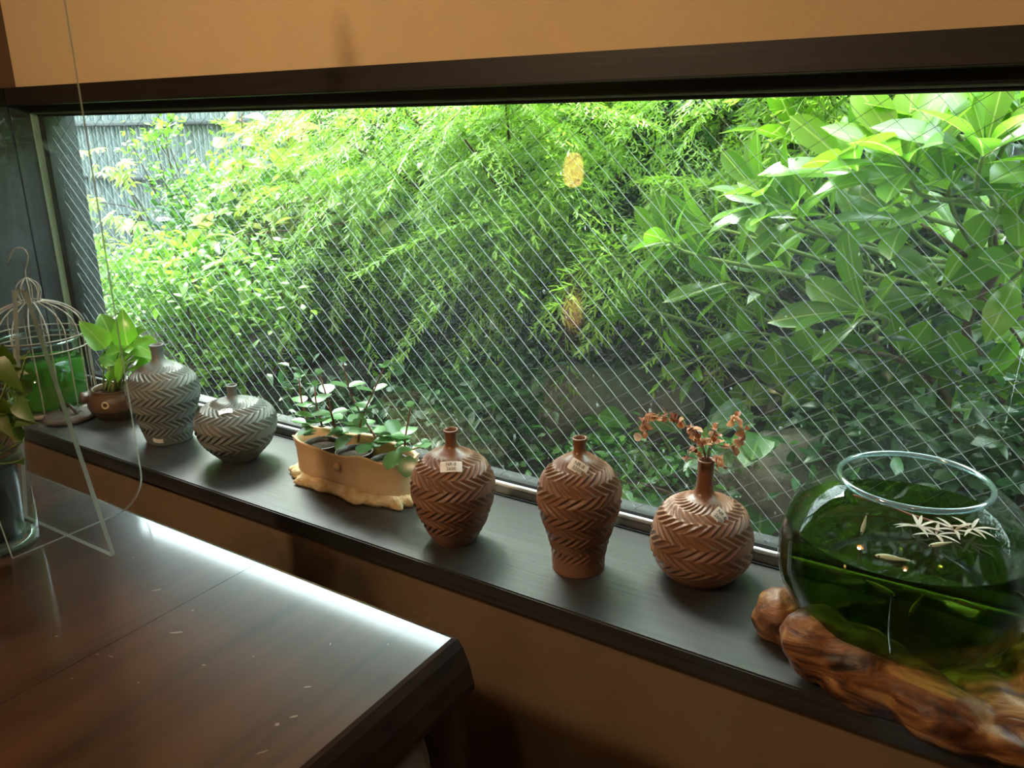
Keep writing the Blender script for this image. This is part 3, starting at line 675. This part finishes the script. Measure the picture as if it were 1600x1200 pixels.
# ------------------------------------------------------------------ fish bowl on driftwood
def burlmat():
    m, nt, p, o = newmat('burl driftwood'); N, L = nt.nodes, nt.links
    tc = N.new('ShaderNodeTexCoord'); mp = N.new('ShaderNodeMapping'); mp.inputs['Scale'].default_value = (9, 26, 26); mp.inputs['Rotation'].default_value = (.3,.25,-.25)
    L.new(tc.outputs['Object'], mp.inputs['Vector'])
    nz = N.new('ShaderNodeTexNoise'); nz.inputs['Scale'].default_value = 1.3; nz.inputs['Detail'].default_value = 9; nz.inputs['Distortion'].default_value = 1.6; L.new(mp.outputs[0], nz.inputs['Vector'])
    cr = N.new('ShaderNodeValToRGB'); e = cr.color_ramp.elements
    e[0].position = .34; e[0].color = (.02,.008,.004,1); e[1].position = .55; e[1].color = (.22,.092,.032,1)
    q = e.new(.43); q.color = (.10,.036,.014,1); q = e.new(.68); q.color = (.40,.22,.08,1)
    L.new(nz.outputs['Fac'], cr.inputs[0]); L.new(cr.outputs[0], p.inputs['Base Color']); p.inputs['Roughness'].default_value = .5
    b = N.new('ShaderNodeBump'); b.inputs['Strength'].default_value = .6; b.inputs['Distance'].default_value = .006
    L.new(nz.outputs['Fac'], b.inputs['Height']); L.new(b.outputs[0], p.inputs['Normal']); return m
burl = burlmat()
def blobs(name, items, voxel, mat, parent=None, zmin=None, amp=.006, freq=14, loc=(0,0,0)):
    bm = bmesh.new()
    for c, r, rot in items:
        M = Matrix.Translation(Vector(c)-Vector(loc)) @ Matrix.Rotation(rot[0], 4, 'Z') @ Matrix.Rotation(rot[1], 4, 'Y') @ Matrix.Diagonal((r[0], r[1], r[2], 1))
        bmesh.ops.create_icosphere(bm, subdivisions=4, radius=1, matrix=M)
    me = bpy.data.meshes.new(name); bm.to_mesh(me); bm.free()
    o = bpy.data.objects.new(name, me); COL.objects.link(o)
    md = o.modifiers.new('r', 'REMESH'); md.mode = 'VOXEL'; md.voxel_size = voxel
    sm = o.modifiers.new('s', 'SMOOTH'); sm.factor = .6; sm.iterations = 3
    me2 = bpy.data.meshes.new_from_object(o.evaluated_get(bpy.context.evaluated_depsgraph_get()))
    bpy.data.objects.remove(o); bpy.data.meshes.remove(me); me2.name = name
    for v in me2.vertices:
        n = v.normal; q = Vector(v.co)
        d = noise.fractal(q*freq, .8, 2.2, 4)*amp + noise.noise(Vector((q.x*freq*.6, q.y*freq*3, q.z*freq*3)))*amp*.5
        v.co = q+n*d
        if zmin is not None and v.co.z < zmin: v.co.z = zmin
    me2.polygons.foreach_set('use_smooth', [True]*len(me2.polygons)); me2.materials.clear()
    ob = link(name, me2, mat, parent); ob.location = loc; return ob
dw = blobs('driftwood', [((-.150,.838,.648), (.042,.036,.044), (0,0)), ((-.10,.828,.640), (.06,.036,.045), (-.1,.3)), ((-.035,.818,.630), (.07,.035,.032), (-.15,.25)), ((.028,.815,.618), (.040,.022,.017), (-.1,.2)),
    ((-.212,.898,.625), (.024,.034,.034), (.3,0)), ((-.15,.90,.615), (.07,.05,.022), (0,0)), ((-.06,.93,.618), (.11,.09,.020), (0,0)), ((.06,.91,.640), (.045,.055,.05), (.3,0)), ((.02,.86,.62), (.07,.05,.03), (0,0))],
    .0045, burl, None, 0, .0055, 22, (-.09,.88,SZ))
tag(dw, 'orange brown burl driftwood under the round fish bowl', 'driftwood')

BW = Vector((-.088, .922, SZ+.040))
bw = empty('fish_bowl', BW, 'round glass fish bowl of dark green water on the driftwood', 'fish bowl')
prof = [(.055,.002), (.085,.006), (.112,.026), (.128,.058), (.1325,.090), (.128,.125), (.114,.153), (.094,.172), (.080,.180), (.0755,.185)]
pr, pz, _ = resample(prof, 40); gl = list(zip(pr, pz))
MB().lathe(gl, 96).build('glass_wall', glassm, bw)
MB().ring((0,0,.185), .0755, .0033, 96, 10).build('rim', glassrim, bw)
WL = .130
wat = [(r-.0022, z+.0015) for r, z in gl if z < WL-.002]; rw = np.interp(WL, pz, pr)-.0022
bowlwater = clear('dark green bowl water', (.20,.29,.065), .02, .10, (.015,.036,.003), 0, None, 9)
watersurf = clear('water surface', (.45,.6,.25), .025, .05, (.10,.2,.03))
MB().lathe(wat+[(rw, WL)], 96).build('green_water', bowlwater, bw)
MB().lathe([(rw, WL), (rw*.5, WL), (.001, WL)], 64, cap0=False).build('water_surface', watersurf, bw)

fishm = plain('silvery olive fish', (.6,.66,.48), .3, (.75,.78,.6), (80,80,80), 0, 40, .6)
fishfin = clear('fish fin', (.7,.75,.65), .05, .3, (.5,.55,.4))
def medaka(pos, d, s, label):
    e = empty('small_fish', pos, label, 'fish', 'little fish in the round bowl')
    e.rotation_euler = basis(d).to_euler()
    n = 10; V = []; F = []; prof = [(0,.004), (.06,.05), (.18,.085), (.35,.1), (.55,.08), (.75,.045), (.88,.028), (.95,.03)]
    for t, r in prof:
        for j in range(n): a = 2*math.pi*j/n; V.append((r*.62*math.cos(a)*s, (.5-t)*s, r*math.sin(a)*s))
    for i in range(len(prof)-1):
        for j in range(n): F.append((i*n+j, i*n+(j+1) % n, (i+1)*n+(j+1) % n, (i+1)*n+j))
    F.append(tuple(range(n))); F.append(tuple(range((len(prof)-1)*n, len(prof)*n)))
    MB().add(V, F).build('body', fishm, e)
    MB().add([(0,-.44*s,.02*s), (0,-.44*s,-.02*s), (0,-.62*s,-.07*s), (0,-.58*s,0), (0,-.62*s,.07*s)], [(0,1,2,3), (0,3,4)]).build('tail_fin', fishfin, e)
    MB().add([(0,-.18*s,.05*s), (0,-.32*s,.04*s), (0,-.36*s,.1*s)], [(0,1,2)]).build('dorsal_fin', fishfin, e)
    for sd in (-1, 1): MB().lathe([(.02*s,0), (.001,.008*s)], 8, cap0=False, cap1=True).build('eye', gasket, e, True, Matrix.Translation((sd*.048*s,.38*s,.02*s)) @ Matrix.Rotation(sd*math.pi/2, 4, 'Y'))
for px, py, Y, tip, s, lb in [(1395,872,.835,(1370,868),.034,'pale little fish nearest the top of the bowl water, heading left'), (1375,918,.835,(1398,930),.032,'little fish slanting down to the right in the left half of the bowl'), (1432,945,.832,(1420,962),.030,'greenish little fish diving steeply in the middle of the bowl'),
      (1515,945,.845,(1495,938),.033,'little fish at the right side of the bowl, heading left'), (1350,820,.86,(1345,840),.024,'little orange tinted fish high up at the left of the bowl'), (1470,850,.86,(1450,853),.024,'dim little fish deep in the bowl water near its surface')]:
    p = P(px, py, Y); medaka(p, P(*tip, Y)-p, s, lb)
fw = empty('floating_plant', BW+Vector((0,0,WL+.002)), 'sprig of pale thin leaves floating in the fish bowl', 'plant')
pinkish = leafmat('pale pinkish sprig', [(.5,.42,.36), (.6,.5,.42), (.42,.3,.24)], .3, .4)
sl = leaf_mesh('leaf', 1., .16, kind='lance', curl=.35, fold=.1, n=5)
MB().tube(smooth_path([(-.062,.02,.012), (-.03,.026,.006), (.0,.02,.003), (.03,.015,.002), (.045,.0,.004)], 6), .0013, 6).build('stem', redstem, fw)
for (x, y) in ((.045,0), (.030,-.022), (.06,.012), (.012,-.012)):
    for k in range(7):
        a = k*.9+rng.random(); link('leaf', sl, pinkish, fw, place(Vector((x, y, .005)), Vector((math.cos(a), math.sin(a), .45)), .026))

# ------------------------------------------------------------------ dried flowers in the right hand vase
df = empty('dried_flowers', Vector((-.341,.985,SZ+.168)), 'sprig of dried orange brown flowers in the squat brown vase', 'dried flowers')
org = Vector(df.location); Yd = .985
petalm = leafmat('dried petal', [(.42,.16,.06), (.68,.48,.33), (.20,.055,.03), (.60,.31,.15), (.09,.022,.02)], .25, .55, spec=.3)
twig = plain('dry twig', (.12,.06,.035), .7)
pet = [leaf_mesh('petal', 1., w, kind='round', curl=c, fold=.5, n=5) for w, c in ((.95,.4), (.8,.7), (1.,-.3))]
for path, cnt, sz, dy in [([(1104,722), (1092,690), (1068,664), (1042,652), (1018,650), (1005,660), (1003,680)], 44, .0135, -.03), ([(1106,722), (1114,695), (1135,698), (1152,694), (1163,676), (1152,656), (1144,650)], 26, .0145, .01), ([(1104,722), (1110,690), (1116,675), (1118,662)], 18, .0105, .0),
      ([(1106,722), (1116,716), (1126,722), (1132,732)], 13, .0125, -.03), ([(1102,722), (1090,706), (1078,704), (1072,718)], 8, .0125, -.04), ([(1104,722), (1098,695), (1088,680), (1080,668)], 22, .0135, -.01)]:
    w = smooth_path([P(*q, Yd+dy*i/(len(path)-1)) for i, q in enumerate(path)], 6); k = len(w)
    w[0] = org+Vector((0,0,-.02))
    MB().tube([p-org for p in w], .0007, 5).build('twig', twig, df)
    for c in range(cnt):
        t = .28+.72*(c+.5)/cnt; p = w[min(k-1, int(t*(k-1)))]+rv(.0018)
        link('petal', pet[rng.integers(3)], petalm, df, place(p-org, rv()+Vector((.1,-.2,.1)), sz*(.45+.5*rng.random()), rv().normalized()))

# ------------------------------------------------------------------ garden
GZ = .34
def ground_z(x, y): return GZ+.16*max(0, min(1, (y-1.3)/1.0))+.03*noise.noise(Vector((x*2.2, y*2.2, 0)))
V = []; F = []; nx, ny = 90, 20
for j in range(ny+1):
    for i in range(nx+1):
        x = -5.6+11*i/nx; y = 1.12+1.9*j/ny; V.append((x, y, ground_z(x, y)))
for j in range(ny):
    for i in range(nx): a = j*(nx+1)+i; F.append((a, a+1, a+nx+2, a+nx+1))
earth = plain('dark wet earth', (.018,.015,.010), .9, (.05,.042,.028), (9,9,9), 1, 60, .2)
tag(MB().add(V, F).build('garden_ground', earth), kind='structure')
struct('outer_wall', MB().box((XL-4, 1.1, -.1), (XL-.1, 1.15, 2.6)), plain('dark outer wall', (.10,.12,.13), .8))

slatm = leafmat('weathered bamboo', [(.20,.25,.25), (.27,.31,.30), (.16,.20,.20), (.23,.27,.25)], .0, .6)
fe = empty('bamboo_fence', (-1.7, 2.3, .4), 'weathered grey bamboo strip fence behind the garden shrubs', 'fence')
V = []; F = []; k = 5
zs = (0, .02, .36, .37, .38, .78, .79, .80, 1.22, 1.24, 1.5)
for z in zs:
    bu = 1.12 if z in (.37, .79) else 1
    for j in range(k): a = math.pi+math.pi*j/(k-1); V.append(((.0158*bu*math.cos(a)), .012*bu*math.sin(a), z))
for i in range(len(zs)-1):
    for j in range(k-1): F.append((i*k+j, i*k+j+1, (i+1)*k+j+1, (i+1)*k+j))
    F.append((i*k+k-1, i*k, (i+1)*k, (i+1)*k+k-1))
F.append(tuple(range((len(zs)-1)*k, len(zs)*k)))
sm = mesh('bamboo_strip', V, F)
for i in range(224):
    x = -5.2+i*.0300
    link('bamboo_strip', sm, slatm, fe, Matrix.Translation((x+1.7, rng.normal()*.0015, rng.normal()*.012)))
mats = [Matrix.Translation((1.52+i*.03+1.7, 0, 0)) for i in range(120)]
V0 = np.array([v.co[:] for v in sm.vertices]); F0 = [tuple(p.vertices) for p in sm.polygons if len(p.vertices) == 4]
joined('bamboo_strips', (V0, F0), mats, slatm, fe)
railm = plain('dark bamboo rail', (.035,.045,.045), .7, (.06,.075,.07))
for z in (.16, .58, .81, 1.0, 1.35):
    MB().tube([(-3.5,-.020,z), (6.9,-.020,z)], .013, 6).build('rail', railm, fe)
for z in (.16, 1.35):
    MB().tube([(-3.5,.025,z), (6.9,.025,z)], .02, 6).build('back_rail', railm, fe)
for x in (-3.45, -1.7, 0, 1.6, 3.2, 5, 6.8): MB().tube([(x,.06,-.1), (x,.06,1.55)], .035, 8).build('post', railm, fe)

# dark post and pale stake outside the left end of the window
po = empty('garden_post', (-2.74, 1.52, ground_z(-2.74,1.52)), 'dark blue grey square post outside the left end of the window', 'post')
pm = plain('blue grey painted post', (.05,.075,.10), .6, (.07,.10,.13))
MB().box((-.045,-.045,-.02), (.045,.045,1.5)).build('shaft', pm, po, False, None, .004)
MB().box((-.052,-.052,-.02), (.052,.052,.10)).build('foot', pm, po, False, None, .004)
sk = empty('garden_stake', (-2.63, 1.47, ground_z(-2.63,1.47)), 'thin white garden stake beside the dark post', 'stake')
MB().tube([(0,0,-.02), (.0,0,.62)], .0055, 8).build('rod', plain('white plastic', (.75,.8,.82), .4), sk)
MB().lathe([(.0055,0), (.0075,.002), (.007,.012), (.001,.015)], 10).build('cap', plain('white plastic cap', (.7,.75,.78), .4), sk, True, Matrix.Translation((0,0,.62)))

# stones
stone = plain('mossy grey stone', (.10,.095,.08), .85, (.20,.19,.165), (14,14,14), .9, 60, .3)
for (c, r, lb) in [(P(915,615,1.75), (.17,.12,.10), 'broad flat grey stone behind the tall brown vase'), (P(1245,735,1.45), (.12,.10,.10), 'rounded grey stone behind the fish bowl'), (P(1010,610,1.95), (.16,.12,.09), 'dark stone half hidden behind the dried flowers'), (P(820,600,2.05), (.15,.1,.10), 'dark stone at the foot of the fence')]:
    l = Vector((c.x, c.y, ground_z(c.x, c.y)-.03))
    tag(blobs('garden_stone', [(c-Vector((0,0,.03)), r, (.3,0)), (c-Vector((.04,-.02,.08)), (r[0]*.9, r[1], r[2]), (0,0))], .012, stone, None, None, .016, 9, l), lb, 'stone')

def twig_tube(e, pts, r0, r1, mat=bark, name='branch'):
    w = smooth_path(pts, 5); k = len(w); org = Vector(e.location)
    return MB().tube([p-org for p in w], [r0+(r1-r0)*i/(k-1) for i in range(k)], 7).build(name, mat, e)
def groundpt(x, y): return Vector((x, y, ground_z(x, y)-.01))

# --- large leaved laurel on the right: every leaf a part
lau = [leaf_mesh('leaf', 1., w, kind='obovate', curl=c, fold=f, n=7, wave=wv, petiole=.06) for w, c, f, wv in ((.36,.22,.3,.01), (.40,.35,.2,.012), (.34,.08,.35,.008))]
def whorl(e, c, ax, n, s, mat, spread=1.15):
    org = Vector(e.location); ax = Vector(ax).normalized(); a = ax.orthogonal().normalized(); b = ax.cross(a); ph = rng.random()*6
    for i in range(n):
        q = ph+i*2.4; tl = spread*(.40+.65*i/n)
        d = ax*math.cos(tl)+(a*math.cos(q)+b*math.sin(q))*math.sin(tl)
        p = c-ax*(.03*i/n)
        link('leaf', lau[rng.integers(3)], mat, e, place(p-org+d*.008, d+rv(.05), s*(.8+.35*rng.random()), (ax+rv(.08)).normalized()))
def laurel(root, top, whorls, label, mat, r0=.012):
    e = empty('laurel_shrub', root, label, 'shrub')
    twig_tube(e, [root, root.lerp(top, .35)+rv(.02), root.lerp(top, .7)+rv(.02), top], r0, .006, bark, 'trunk')
    for (px, py, Y, ax, n, s) in whorls:
        c = P(px, py, Y); ax = Vector(ax).normalized(); st = root.lerp(top, max(.15, min(1., (c.z-.12-root.z)/(top.z-root.z))))
        twig_tube(e, [st, st.lerp(c, .45)+Vector((0,0,-.02))+rv(.015), c-ax*.06, c], .005, .0028, greenstem)
        whorl(e, c, ax, n, s, mat)
    return e
laurel(groundpt(.02, 1.75), P(1560, 200, 1.6),
  [(1415,250,1.32,(-.35,-.45,.8),12,.125), (1540,230,1.30,(.1,-.45,1),11,.13), (1335,265,1.38,(-.55,-.45,.6),11,.12), (1470,215,1.42,(-.1,-.3,1),10,.125), (1240,330,1.38,(-.5,-.5,.5),9,.105), (1590,190,1.42,(.3,0,1),8,.13), (1190,310,1.40,(-.5,-.45,.7),12,.105), (1110,355,1.5,(-.8,-.3,.2),7,.105), (1045,375,1.42,(-.7,-.45,.45),10,.10),
   (1480,290,1.40,(-.2,-.5,.7),9,.13), (1290,330,1.5,(-.5,-.4,.5),8,.115), (1570,320,1.45,(.2,-.4,.8),8,.12), (1410,340,1.5,(-.4,-.4,.5),8,.12), (1250,215,1.58,(-.5,-.1,.8),8,.115), (1500,140,1.5,(0,-.1,1),8,.13), (1600,420,1.45,(.2,-.6,.4),7,.115),
   (1400,110,1.55,(-.2,-.1,1),8,.13), (1300,120,1.65,(-.3,0,1),8,.13), (1640,250,1.4,(.3,-.2,.8),8,.13), (1300,20,1.7,(-.2,0,1),9,.13), (1480,-90,1.65,(0,0,1),9,.13), (1330,-80,1.75,(0,0,1),9,.13), (1700,100,1.6,(.3,0,1),9,.13), (1380,-180,1.75,(0,0,1),9,.13)],
  'large light green leaved laurel filling the right of the window', g_laurel)
laurel(groundpt(-.12, 1.95), P(1330, 420, 1.75),
  [(1140,440,1.48,(-.7,-.5,.3),7,.115), (1345,485,1.38,(-.5,-.6,.3),8,.125), (1000,482,1.5,(-.9,-.3,.2),7,.10), (1085,565,1.48,(-.5,-.7,.0),7,.095), (1470,450,1.48,(.2,-.6,.4),7,.125), (1230,420,1.58,(-.3,-.5,.6),8,.115), (1185,520,1.56,(-.5,-.5,.2),7,.105), (1410,560,1.56,(.1,-.7,.3),7,.115), (1080,440,1.62,(-.6,-.3,.4),8,.105), (1290,570,1.58,(-.3,-.7,.1),7,.105), (1530,600,1.5,(.2,-.6,.2),7,.115), (1160,650,1.5,(-.4,-.6,.2),7,.095), (1560,500,1.55,(.2,-.5,.4),8,.12), (1230,620,1.6,(-.2,-.6,.3),7,.11), (1420,650,1.55,(.1,-.5,.4),7,.11), (1050,500,1.7,(-.4,-.3,.6),8,.11), (1350,380,1.65,(-.2,-.3,.8),8,.12), (1500,380,1.65,(.1,-.3,.8),8,.12)],
  'lower laurel with drooping glossy leaves, its shade put into a darker green', g_mid)  # shading of the lower leaves is put into the darker leaf material

# --- feathery drooping fronds
def frond_mesh(seed, n=22, L=1., droop=.55):
    r = np.random.default_rng(seed); V = []; F = []
    def needle(p, d, l, w):
        d = Vector(d).normalized(); s = d.cross(Vector((0,0,1)));
        s = s.normalized() if s.length > 1e-3 else Vector((1,0,0))
        b = len(V); V.extend([p-s*w, p+s*w, p+d*l*.6+s*w*.8, p+d*l, p+d*l*.6-s*w*.8]); F.append((b, b+1, b+2, b+3, b+4))
    def axis(t): return Vector((.05*math.sin(t*5+seed), t*L*.86, -droop*t*t*L))
    for i in range(n):
        t = .12+.88*i/n; p = axis(t); sd = 1 if i % 2 else -1; bl = .30*(1-t*.75)*(.8+.4*r.random())
        d = Vector((sd*(.8+.2*r.random()), .75, -.25-.5*t+r.normal()*.18)).normalized()
        m = 8
        for k in range(m):
            q = (k+1)/m; pp = p+d*bl*q+Vector((0,0,-.25*bl*q*q)); s2 = 1 if k % 2 else -1
            nd = d+Vector((r.normal()*.35, r.normal()*.35, r.normal()*.4))+Vector((-d.y, d.x, 0))*s2*.8
            needle(pp, nd, .075*(1.1-q*.5), .0075)
        needle(p, d, bl, .0022)
        needle(p+d*bl*.9, d, .07, .005)
    mb = MB().add(V, F); mb.tube([axis(i/8) for i in range(9)], [.0042*(1-i/10) for i in range(9)], 4, False)
    return mesh('frond', mb.V, mb.F, False)
fr = [frond_mesh(s, droop=dd) for s, dd in ((1,.5), (2,.8), (3,.3), (4,1.0))]
def feathery(root, label, region, count, L, Yr, mat, lean=(-.2,-.3,-.2)):
    e = empty('feathery_shrub', root, label, 'shrub'); org = Vector(root)
    x0, x1, y0, y1 = region
    hubs = []
    for h in range(7):
        hub = P(x0+(x1-x0)*(h+.5)/7, y0+(y1-y0)*(.05+.35*rng.random()), Yr[0]+(Yr[1]-Yr[0])*rng.random()); hubs.append(hub)
        mid = root.lerp(hub, .55)+Vector((rng.normal()*.05, 0, .12))
        twig_tube(e, [root, mid, hub], .006, .0025, bark)
    for i in range(count):
        px = x0+(x1-x0)*rng.random(); py = y0+(y1-y0)*rng.random()**1.25; Y = Yr[0]+(Yr[1]-Yr[0])*rng.random()
        c = P(px, py, Y); d = Vector((rng.normal()*.75, rng.normal()*.5, .25+rng.normal()*.35))+Vector(lean)
        link('frond', fr[rng.integers(4)], mat, e, place(c-org, d, L*(.7+.6*rng.random())))
    return e
feathery(groundpt(-1.15, 2.1), 'feathery yellow green shrub with drooping fronds left of the window centre', (450,880,90,420), 230, .26, (1.45,1.95), g_feather)
feathery(groundpt(-.75, 2.15), 'soft grey green feathery shrub with hanging threads at the window centre', (780,1340,40,420), 260, .28, (1.6,2.15), leafmat('blue green feather', [(.09,.25,.07), (.15,.32,.08), (.08,.21,.07)], .4, .35))

# --- round leaved vine on the left
vl = [leaf_mesh('leaf', 1., w, kind='ovate', curl=c, fold=.2, n=6, petiole=.25) for w, c in ((.8,.2), (.9,.35), (.7,.1))]
vn = empty('broad_leaf_vine', groundpt(-1.9, 1.95), 'climbing vine with rounded yellowish leaves left of the feathery shrub', 'vine')
org = Vector(vn.location)
for s in range(11):
    a = P(330+rng.random()*260, 430-rng.random()*60, 1.6+.35*rng.random()); b = P(340+rng.random()*330, 175+rng.random()*180, 1.5+.35*rng.random())
    pts = [org, org.lerp(a, .6)+rv(.04), a, a.lerp(b, .5)+rv(.05), b]; twig_tube(vn, pts, .004, .0016, redstem, 'stem')
    w = smooth_path(pts[2:], 9)
    for q in w:
        for m in range(2 if rng.random() < .6 else 1):
            p = q+rv(.02); d = Vector((rng.normal(), rng.normal()*.7-.25, rng.normal()*.5-.1))
            link('leaf', vl[rng.integers(3)], g_pale, vn, place(p-org, d, .042+.036*rng.random(), (Vector((-.2,-.35,1))+rv(.3)).normalized()))
# --- lance leaved plant on the left
ll = [leaf_mesh('leaf', 1., w, kind='lance', curl=c, fold=.25, n=7, petiole=.06) for w, c in ((.26,.25), (.3,.45), (.22,.1))]
ln = empty('lance_leaf_plant', groundpt(-2.05, 1.7), 'arching plant with long pointed leaves low at the left', 'plant'); org = Vector(ln.location)
for (px, py, Y) in ((265,385,1.6), (330,375,1.55), (215,395,1.65), (395,420,1.55), (300,430,1.5), (440,455,1.55), (240,440,1.6), (350,480,1.5)):
    c = P(px, py, Y); twig_tube(ln, [org, org.lerp(c, .5)+rv(.03), c], .004, .002, redstem, 'stem')
    for i in range(9):
        d = Vector((rng.normal(), rng.normal()*.8-.3, .35+rng.normal()*.45)); link('leaf', ll[rng.integers(3)], g_bright, ln, place(c-org+rv(.018), d, .085+.05*rng.random()))
# --- little maple with hand shaped leaves
mp = MB()
for k in range(7):
    a = (k-3)*.62; Lk = 1-.1*abs(k-3)-.05*(abs(k-3) == 3)*3; V, F = leaf_verts(Lk, .26*Lk, 'lance', .25, .2, 4); c, s = math.cos(a), math.sin(a)
    mp.add([(v[0]*c+v[1]*s, -v[0]*s+v[1]*c, v[2]) for v in V.tolist()], F)
maplem = mesh('leaf', mp.V, mp.F)
ma = empty('maple_sapling', groundpt(-2.75, 1.9), 'thin maple sapling with hand shaped leaves in front of the fence', 'sapling'); org = Vector(ma.location)
for (a, b) in (((205,300),(150,262)), ((215,330),(140,315)), ((200,290),(190,262)), ((210,345),(185,335)), ((180,400),(160,372)), ((230,350),(215,345)), ((190,420),(165,420))):
    A = P(*a, 1.85); B = P(*b, 1.8); twig_tube(ma, [org, org.lerp(A, .7)+rv(.03), A, B], .0045, .0012)
    for i in range(6): link('leaf', maplem, g_pale, ma, place(B-org+rv(.028), Vector((rng.normal(), rng.normal()-.3, -.35)), .05+.02*rng.random(), (Vector((0,-.3,1))+rv(.15)).normalized()))

# --- small leaved shrubs: fine foliage joined
def bushy(name, root, label, cat, region, Yr, count, tpl, s, mat, clusters=26, sig=.07, up=.25):
    e = empty(name, root, label, cat); org = Vector(root); x0, x1, y0, y1 = region; mats = []
    for h in range(clusters):
        c = P(x0+(x1-x0)*rng.random(), y0+(y1-y0)*rng.random(), Yr[0]+(Yr[1]-Yr[0])*rng.random())
        if h % 2 == 0: twig_tube(e, [org, org.lerp(c, .55)+Vector((rng.normal()*.03, 0, .05)), c], .005, .0012)
        for i in range(count//clusters):
            p = c+Vector((rng.normal()*sig, rng.normal()*sig, rng.normal()*sig*.8)); 
            mats.append(place(p-org, Vector((rng.normal(), rng.normal(), up+rng.normal()*.6)), s*(.7+.6*rng.random()), (Vector((0,-.2,1))+rv(.35)).normalized()))
    joined('foliage', tpl, mats, mat, e); return e
small = leaf_verts(1., .5, 'ovate', .15, .2, 3); midl = leaf_verts(1., .45, 'ovate', .25, .2, 4)
bushy('boxwood_shrub', groundpt(-2.45, 1.95), 'upright small leaved yellow green shrub against the fence at the left', 'shrub', (265,430,255,430), (1.75,2.1), 4600, small, .026, g_bright, 50, .055, .5)
bushy('boxwood_shrub', groundpt(-2.6, 1.95), 'thin small leaved sprig reaching the top of the window at the far left', 'shrub', (205,265,190,270), (1.85,1.95), 260, small, .026, g_bright, 9, .03, .7)
bushy('leafy_shrub', groundpt(-1.9, 2.1), 'dense dark green shrub below the round leaved vine', 'shrub', (300,640,300,540), (1.7,2.15), 4200, midl, .042, g_mid, 50, .075)
bushy('leafy_shrub', groundpt(-1.2, 2.15), 'dark green shrub under the feathery fronds at the centre', 'shrub', (560,900,330,600), (1.85,2.2), 3600, midl, .04, g_dark, 46, .07)
bushy('leafy_shrub', groundpt(-2.2, 1.6), 'low ferny shrub at the left end of the window bottom', 'shrub', (150,440,410,580), (1.42,1.75), 5200, small, .028, g_bright, 50, .06)
bushy('leafy_shrub', groundpt(-.25, 2.2), 'dark green shrub deep behind the laurels', 'shrub', (930,1650,60,560), (1.95,2.25), 6500, midl, .05, g_dark, 80, .09)
bushy('leafy_shrub', groundpt(-1.55, 2.25), 'light green shrub behind the feathery fronds', 'shrub', (470,960,40,330), (2.0,2.27), 5200, midl, .045, g_mid, 60, .08)
bushy('ground_cover', groundpt(-1.1, 1.5), 'low dark ground cover in front of the stones', 'ground cover', (420,800,600,700), (1.3,1.7), 1900, midl, .034, g_dark, 30, .06)
bushy('ground_cover', groundpt(-.1, 1.5), 'low leafy ground cover on the right behind the fish bowl', 'ground cover', (1250,1650,620,800), (1.35,1.75), 2600, midl, .04, g_dark, 40, .06)
bushy('ground_cover', groundpt(-.45, 1.4), 'low fresh green ground cover behind the tall brown vase', 'ground cover', (800,1150,700,830), (1.22,1.4), 800, small, .024, g_mid, 18, .035)
def bushy_at(name, root, label, boxr, count, tpl, s, mat, clusters, sig):
    e = empty(name, root, label, 'shrub'); org = Vector(root); mats = []
    for h in range(clusters):
        c = Vector([boxr[k][0]+(boxr[k][1]-boxr[k][0])*rng.random() for k in range(3)])
        if h % 3 == 0: twig_tube(e, [org, org.lerp(c, .5)+Vector((rng.normal()*.04, 0, .06)), c], .007, .0015)
        for i in range(count//clusters): mats.append(place(c+rv(sig)-org, Vector((rng.normal(), rng.normal(), .25+rng.normal()*.6)), s*(.7+.6*rng.random()), (Vector((0,-.2,1))+rv(.35)).normalized()))
    joined('foliage', tpl, mats, mat, e); return e
bushy_at('unseen_shrub', groundpt(1.6, 2.0), 'added unseen dark shrub beyond the right end of the window', ((.7,2.2), (1.5,2.2), (.7,2.2)), 3600, midl, .07, g_dark, 40, .14)  # this shrub and the next are out of view, added to darken reflections
bushy_at('unseen_shrub', groundpt(2.9, 1.9), 'added unseen dark shrub far along the garden to the right', ((2.0,3.6), (1.3,2.2), (.5,2.5)), 3600, midl, .09, g_dark, 40, .16)
# heart leaved plant behind the dried flowers
hv = leaf_mesh('leaf', 1., 1.0, kind='ovate', curl=.2, fold=.15, n=6)
hh = empty('round_leaf_plant', groundpt(-.5, 1.5), 'broad round leaved plant behind the dried flowers', 'plant'); org = Vector(hh.location)
for i in range(26):
    c = P(930+rng.random()*260, 640+rng.random()*180, 1.3+.3*rng.random()); twig_tube(hh, [org+Vector((rng.normal()*.05, rng.normal()*.03, 0)), org.lerp(c, .6)+Vector((0,0,.02)), c], .0022, .0016, greenstem, 'stalk')
    link('leaf', hv, g_dark if i % 3 else g_mid, hh, place(c-org, Vector((rng.normal(), -.6+rng.normal()*.6, -.15)), .06+.03*rng.random(), (Vector((.2,-.35,1))+rv(.2)).normalized()))
# bare branches at the right
br = empty('bare_shrub', groundpt(.05, 1.5), 'bare brown branches at the right edge of the window', 'shrub')
for pts, r in (([(1500,680),(1480,620),(1400,560),(1290,545)], .007), ([(1600,670),(1540,575),(1510,510),(1560,420),(1590,330),(1600,280)], .009), ([(1600,550),(1530,515),(1490,460)], .004), ([(1600,480),(1545,430),(1490,385),(1440,350)], .005), ([(1560,420),(1545,330),(1500,300)], .004), ([(1600,540),(1560,490),(1510,440)], .003)):
    twig_tube(br, [P(*q, 1.5+.03*rng.normal()) for q in pts], r, r*.5)
twig_tube(br, [Vector(br.location), P(1500,680,1.5)], .009, .007, bark, 'trunk')
twig_tube(br, [Vector(br.location), P(1600,670,1.5)], .010, .009, bark, 'trunk')
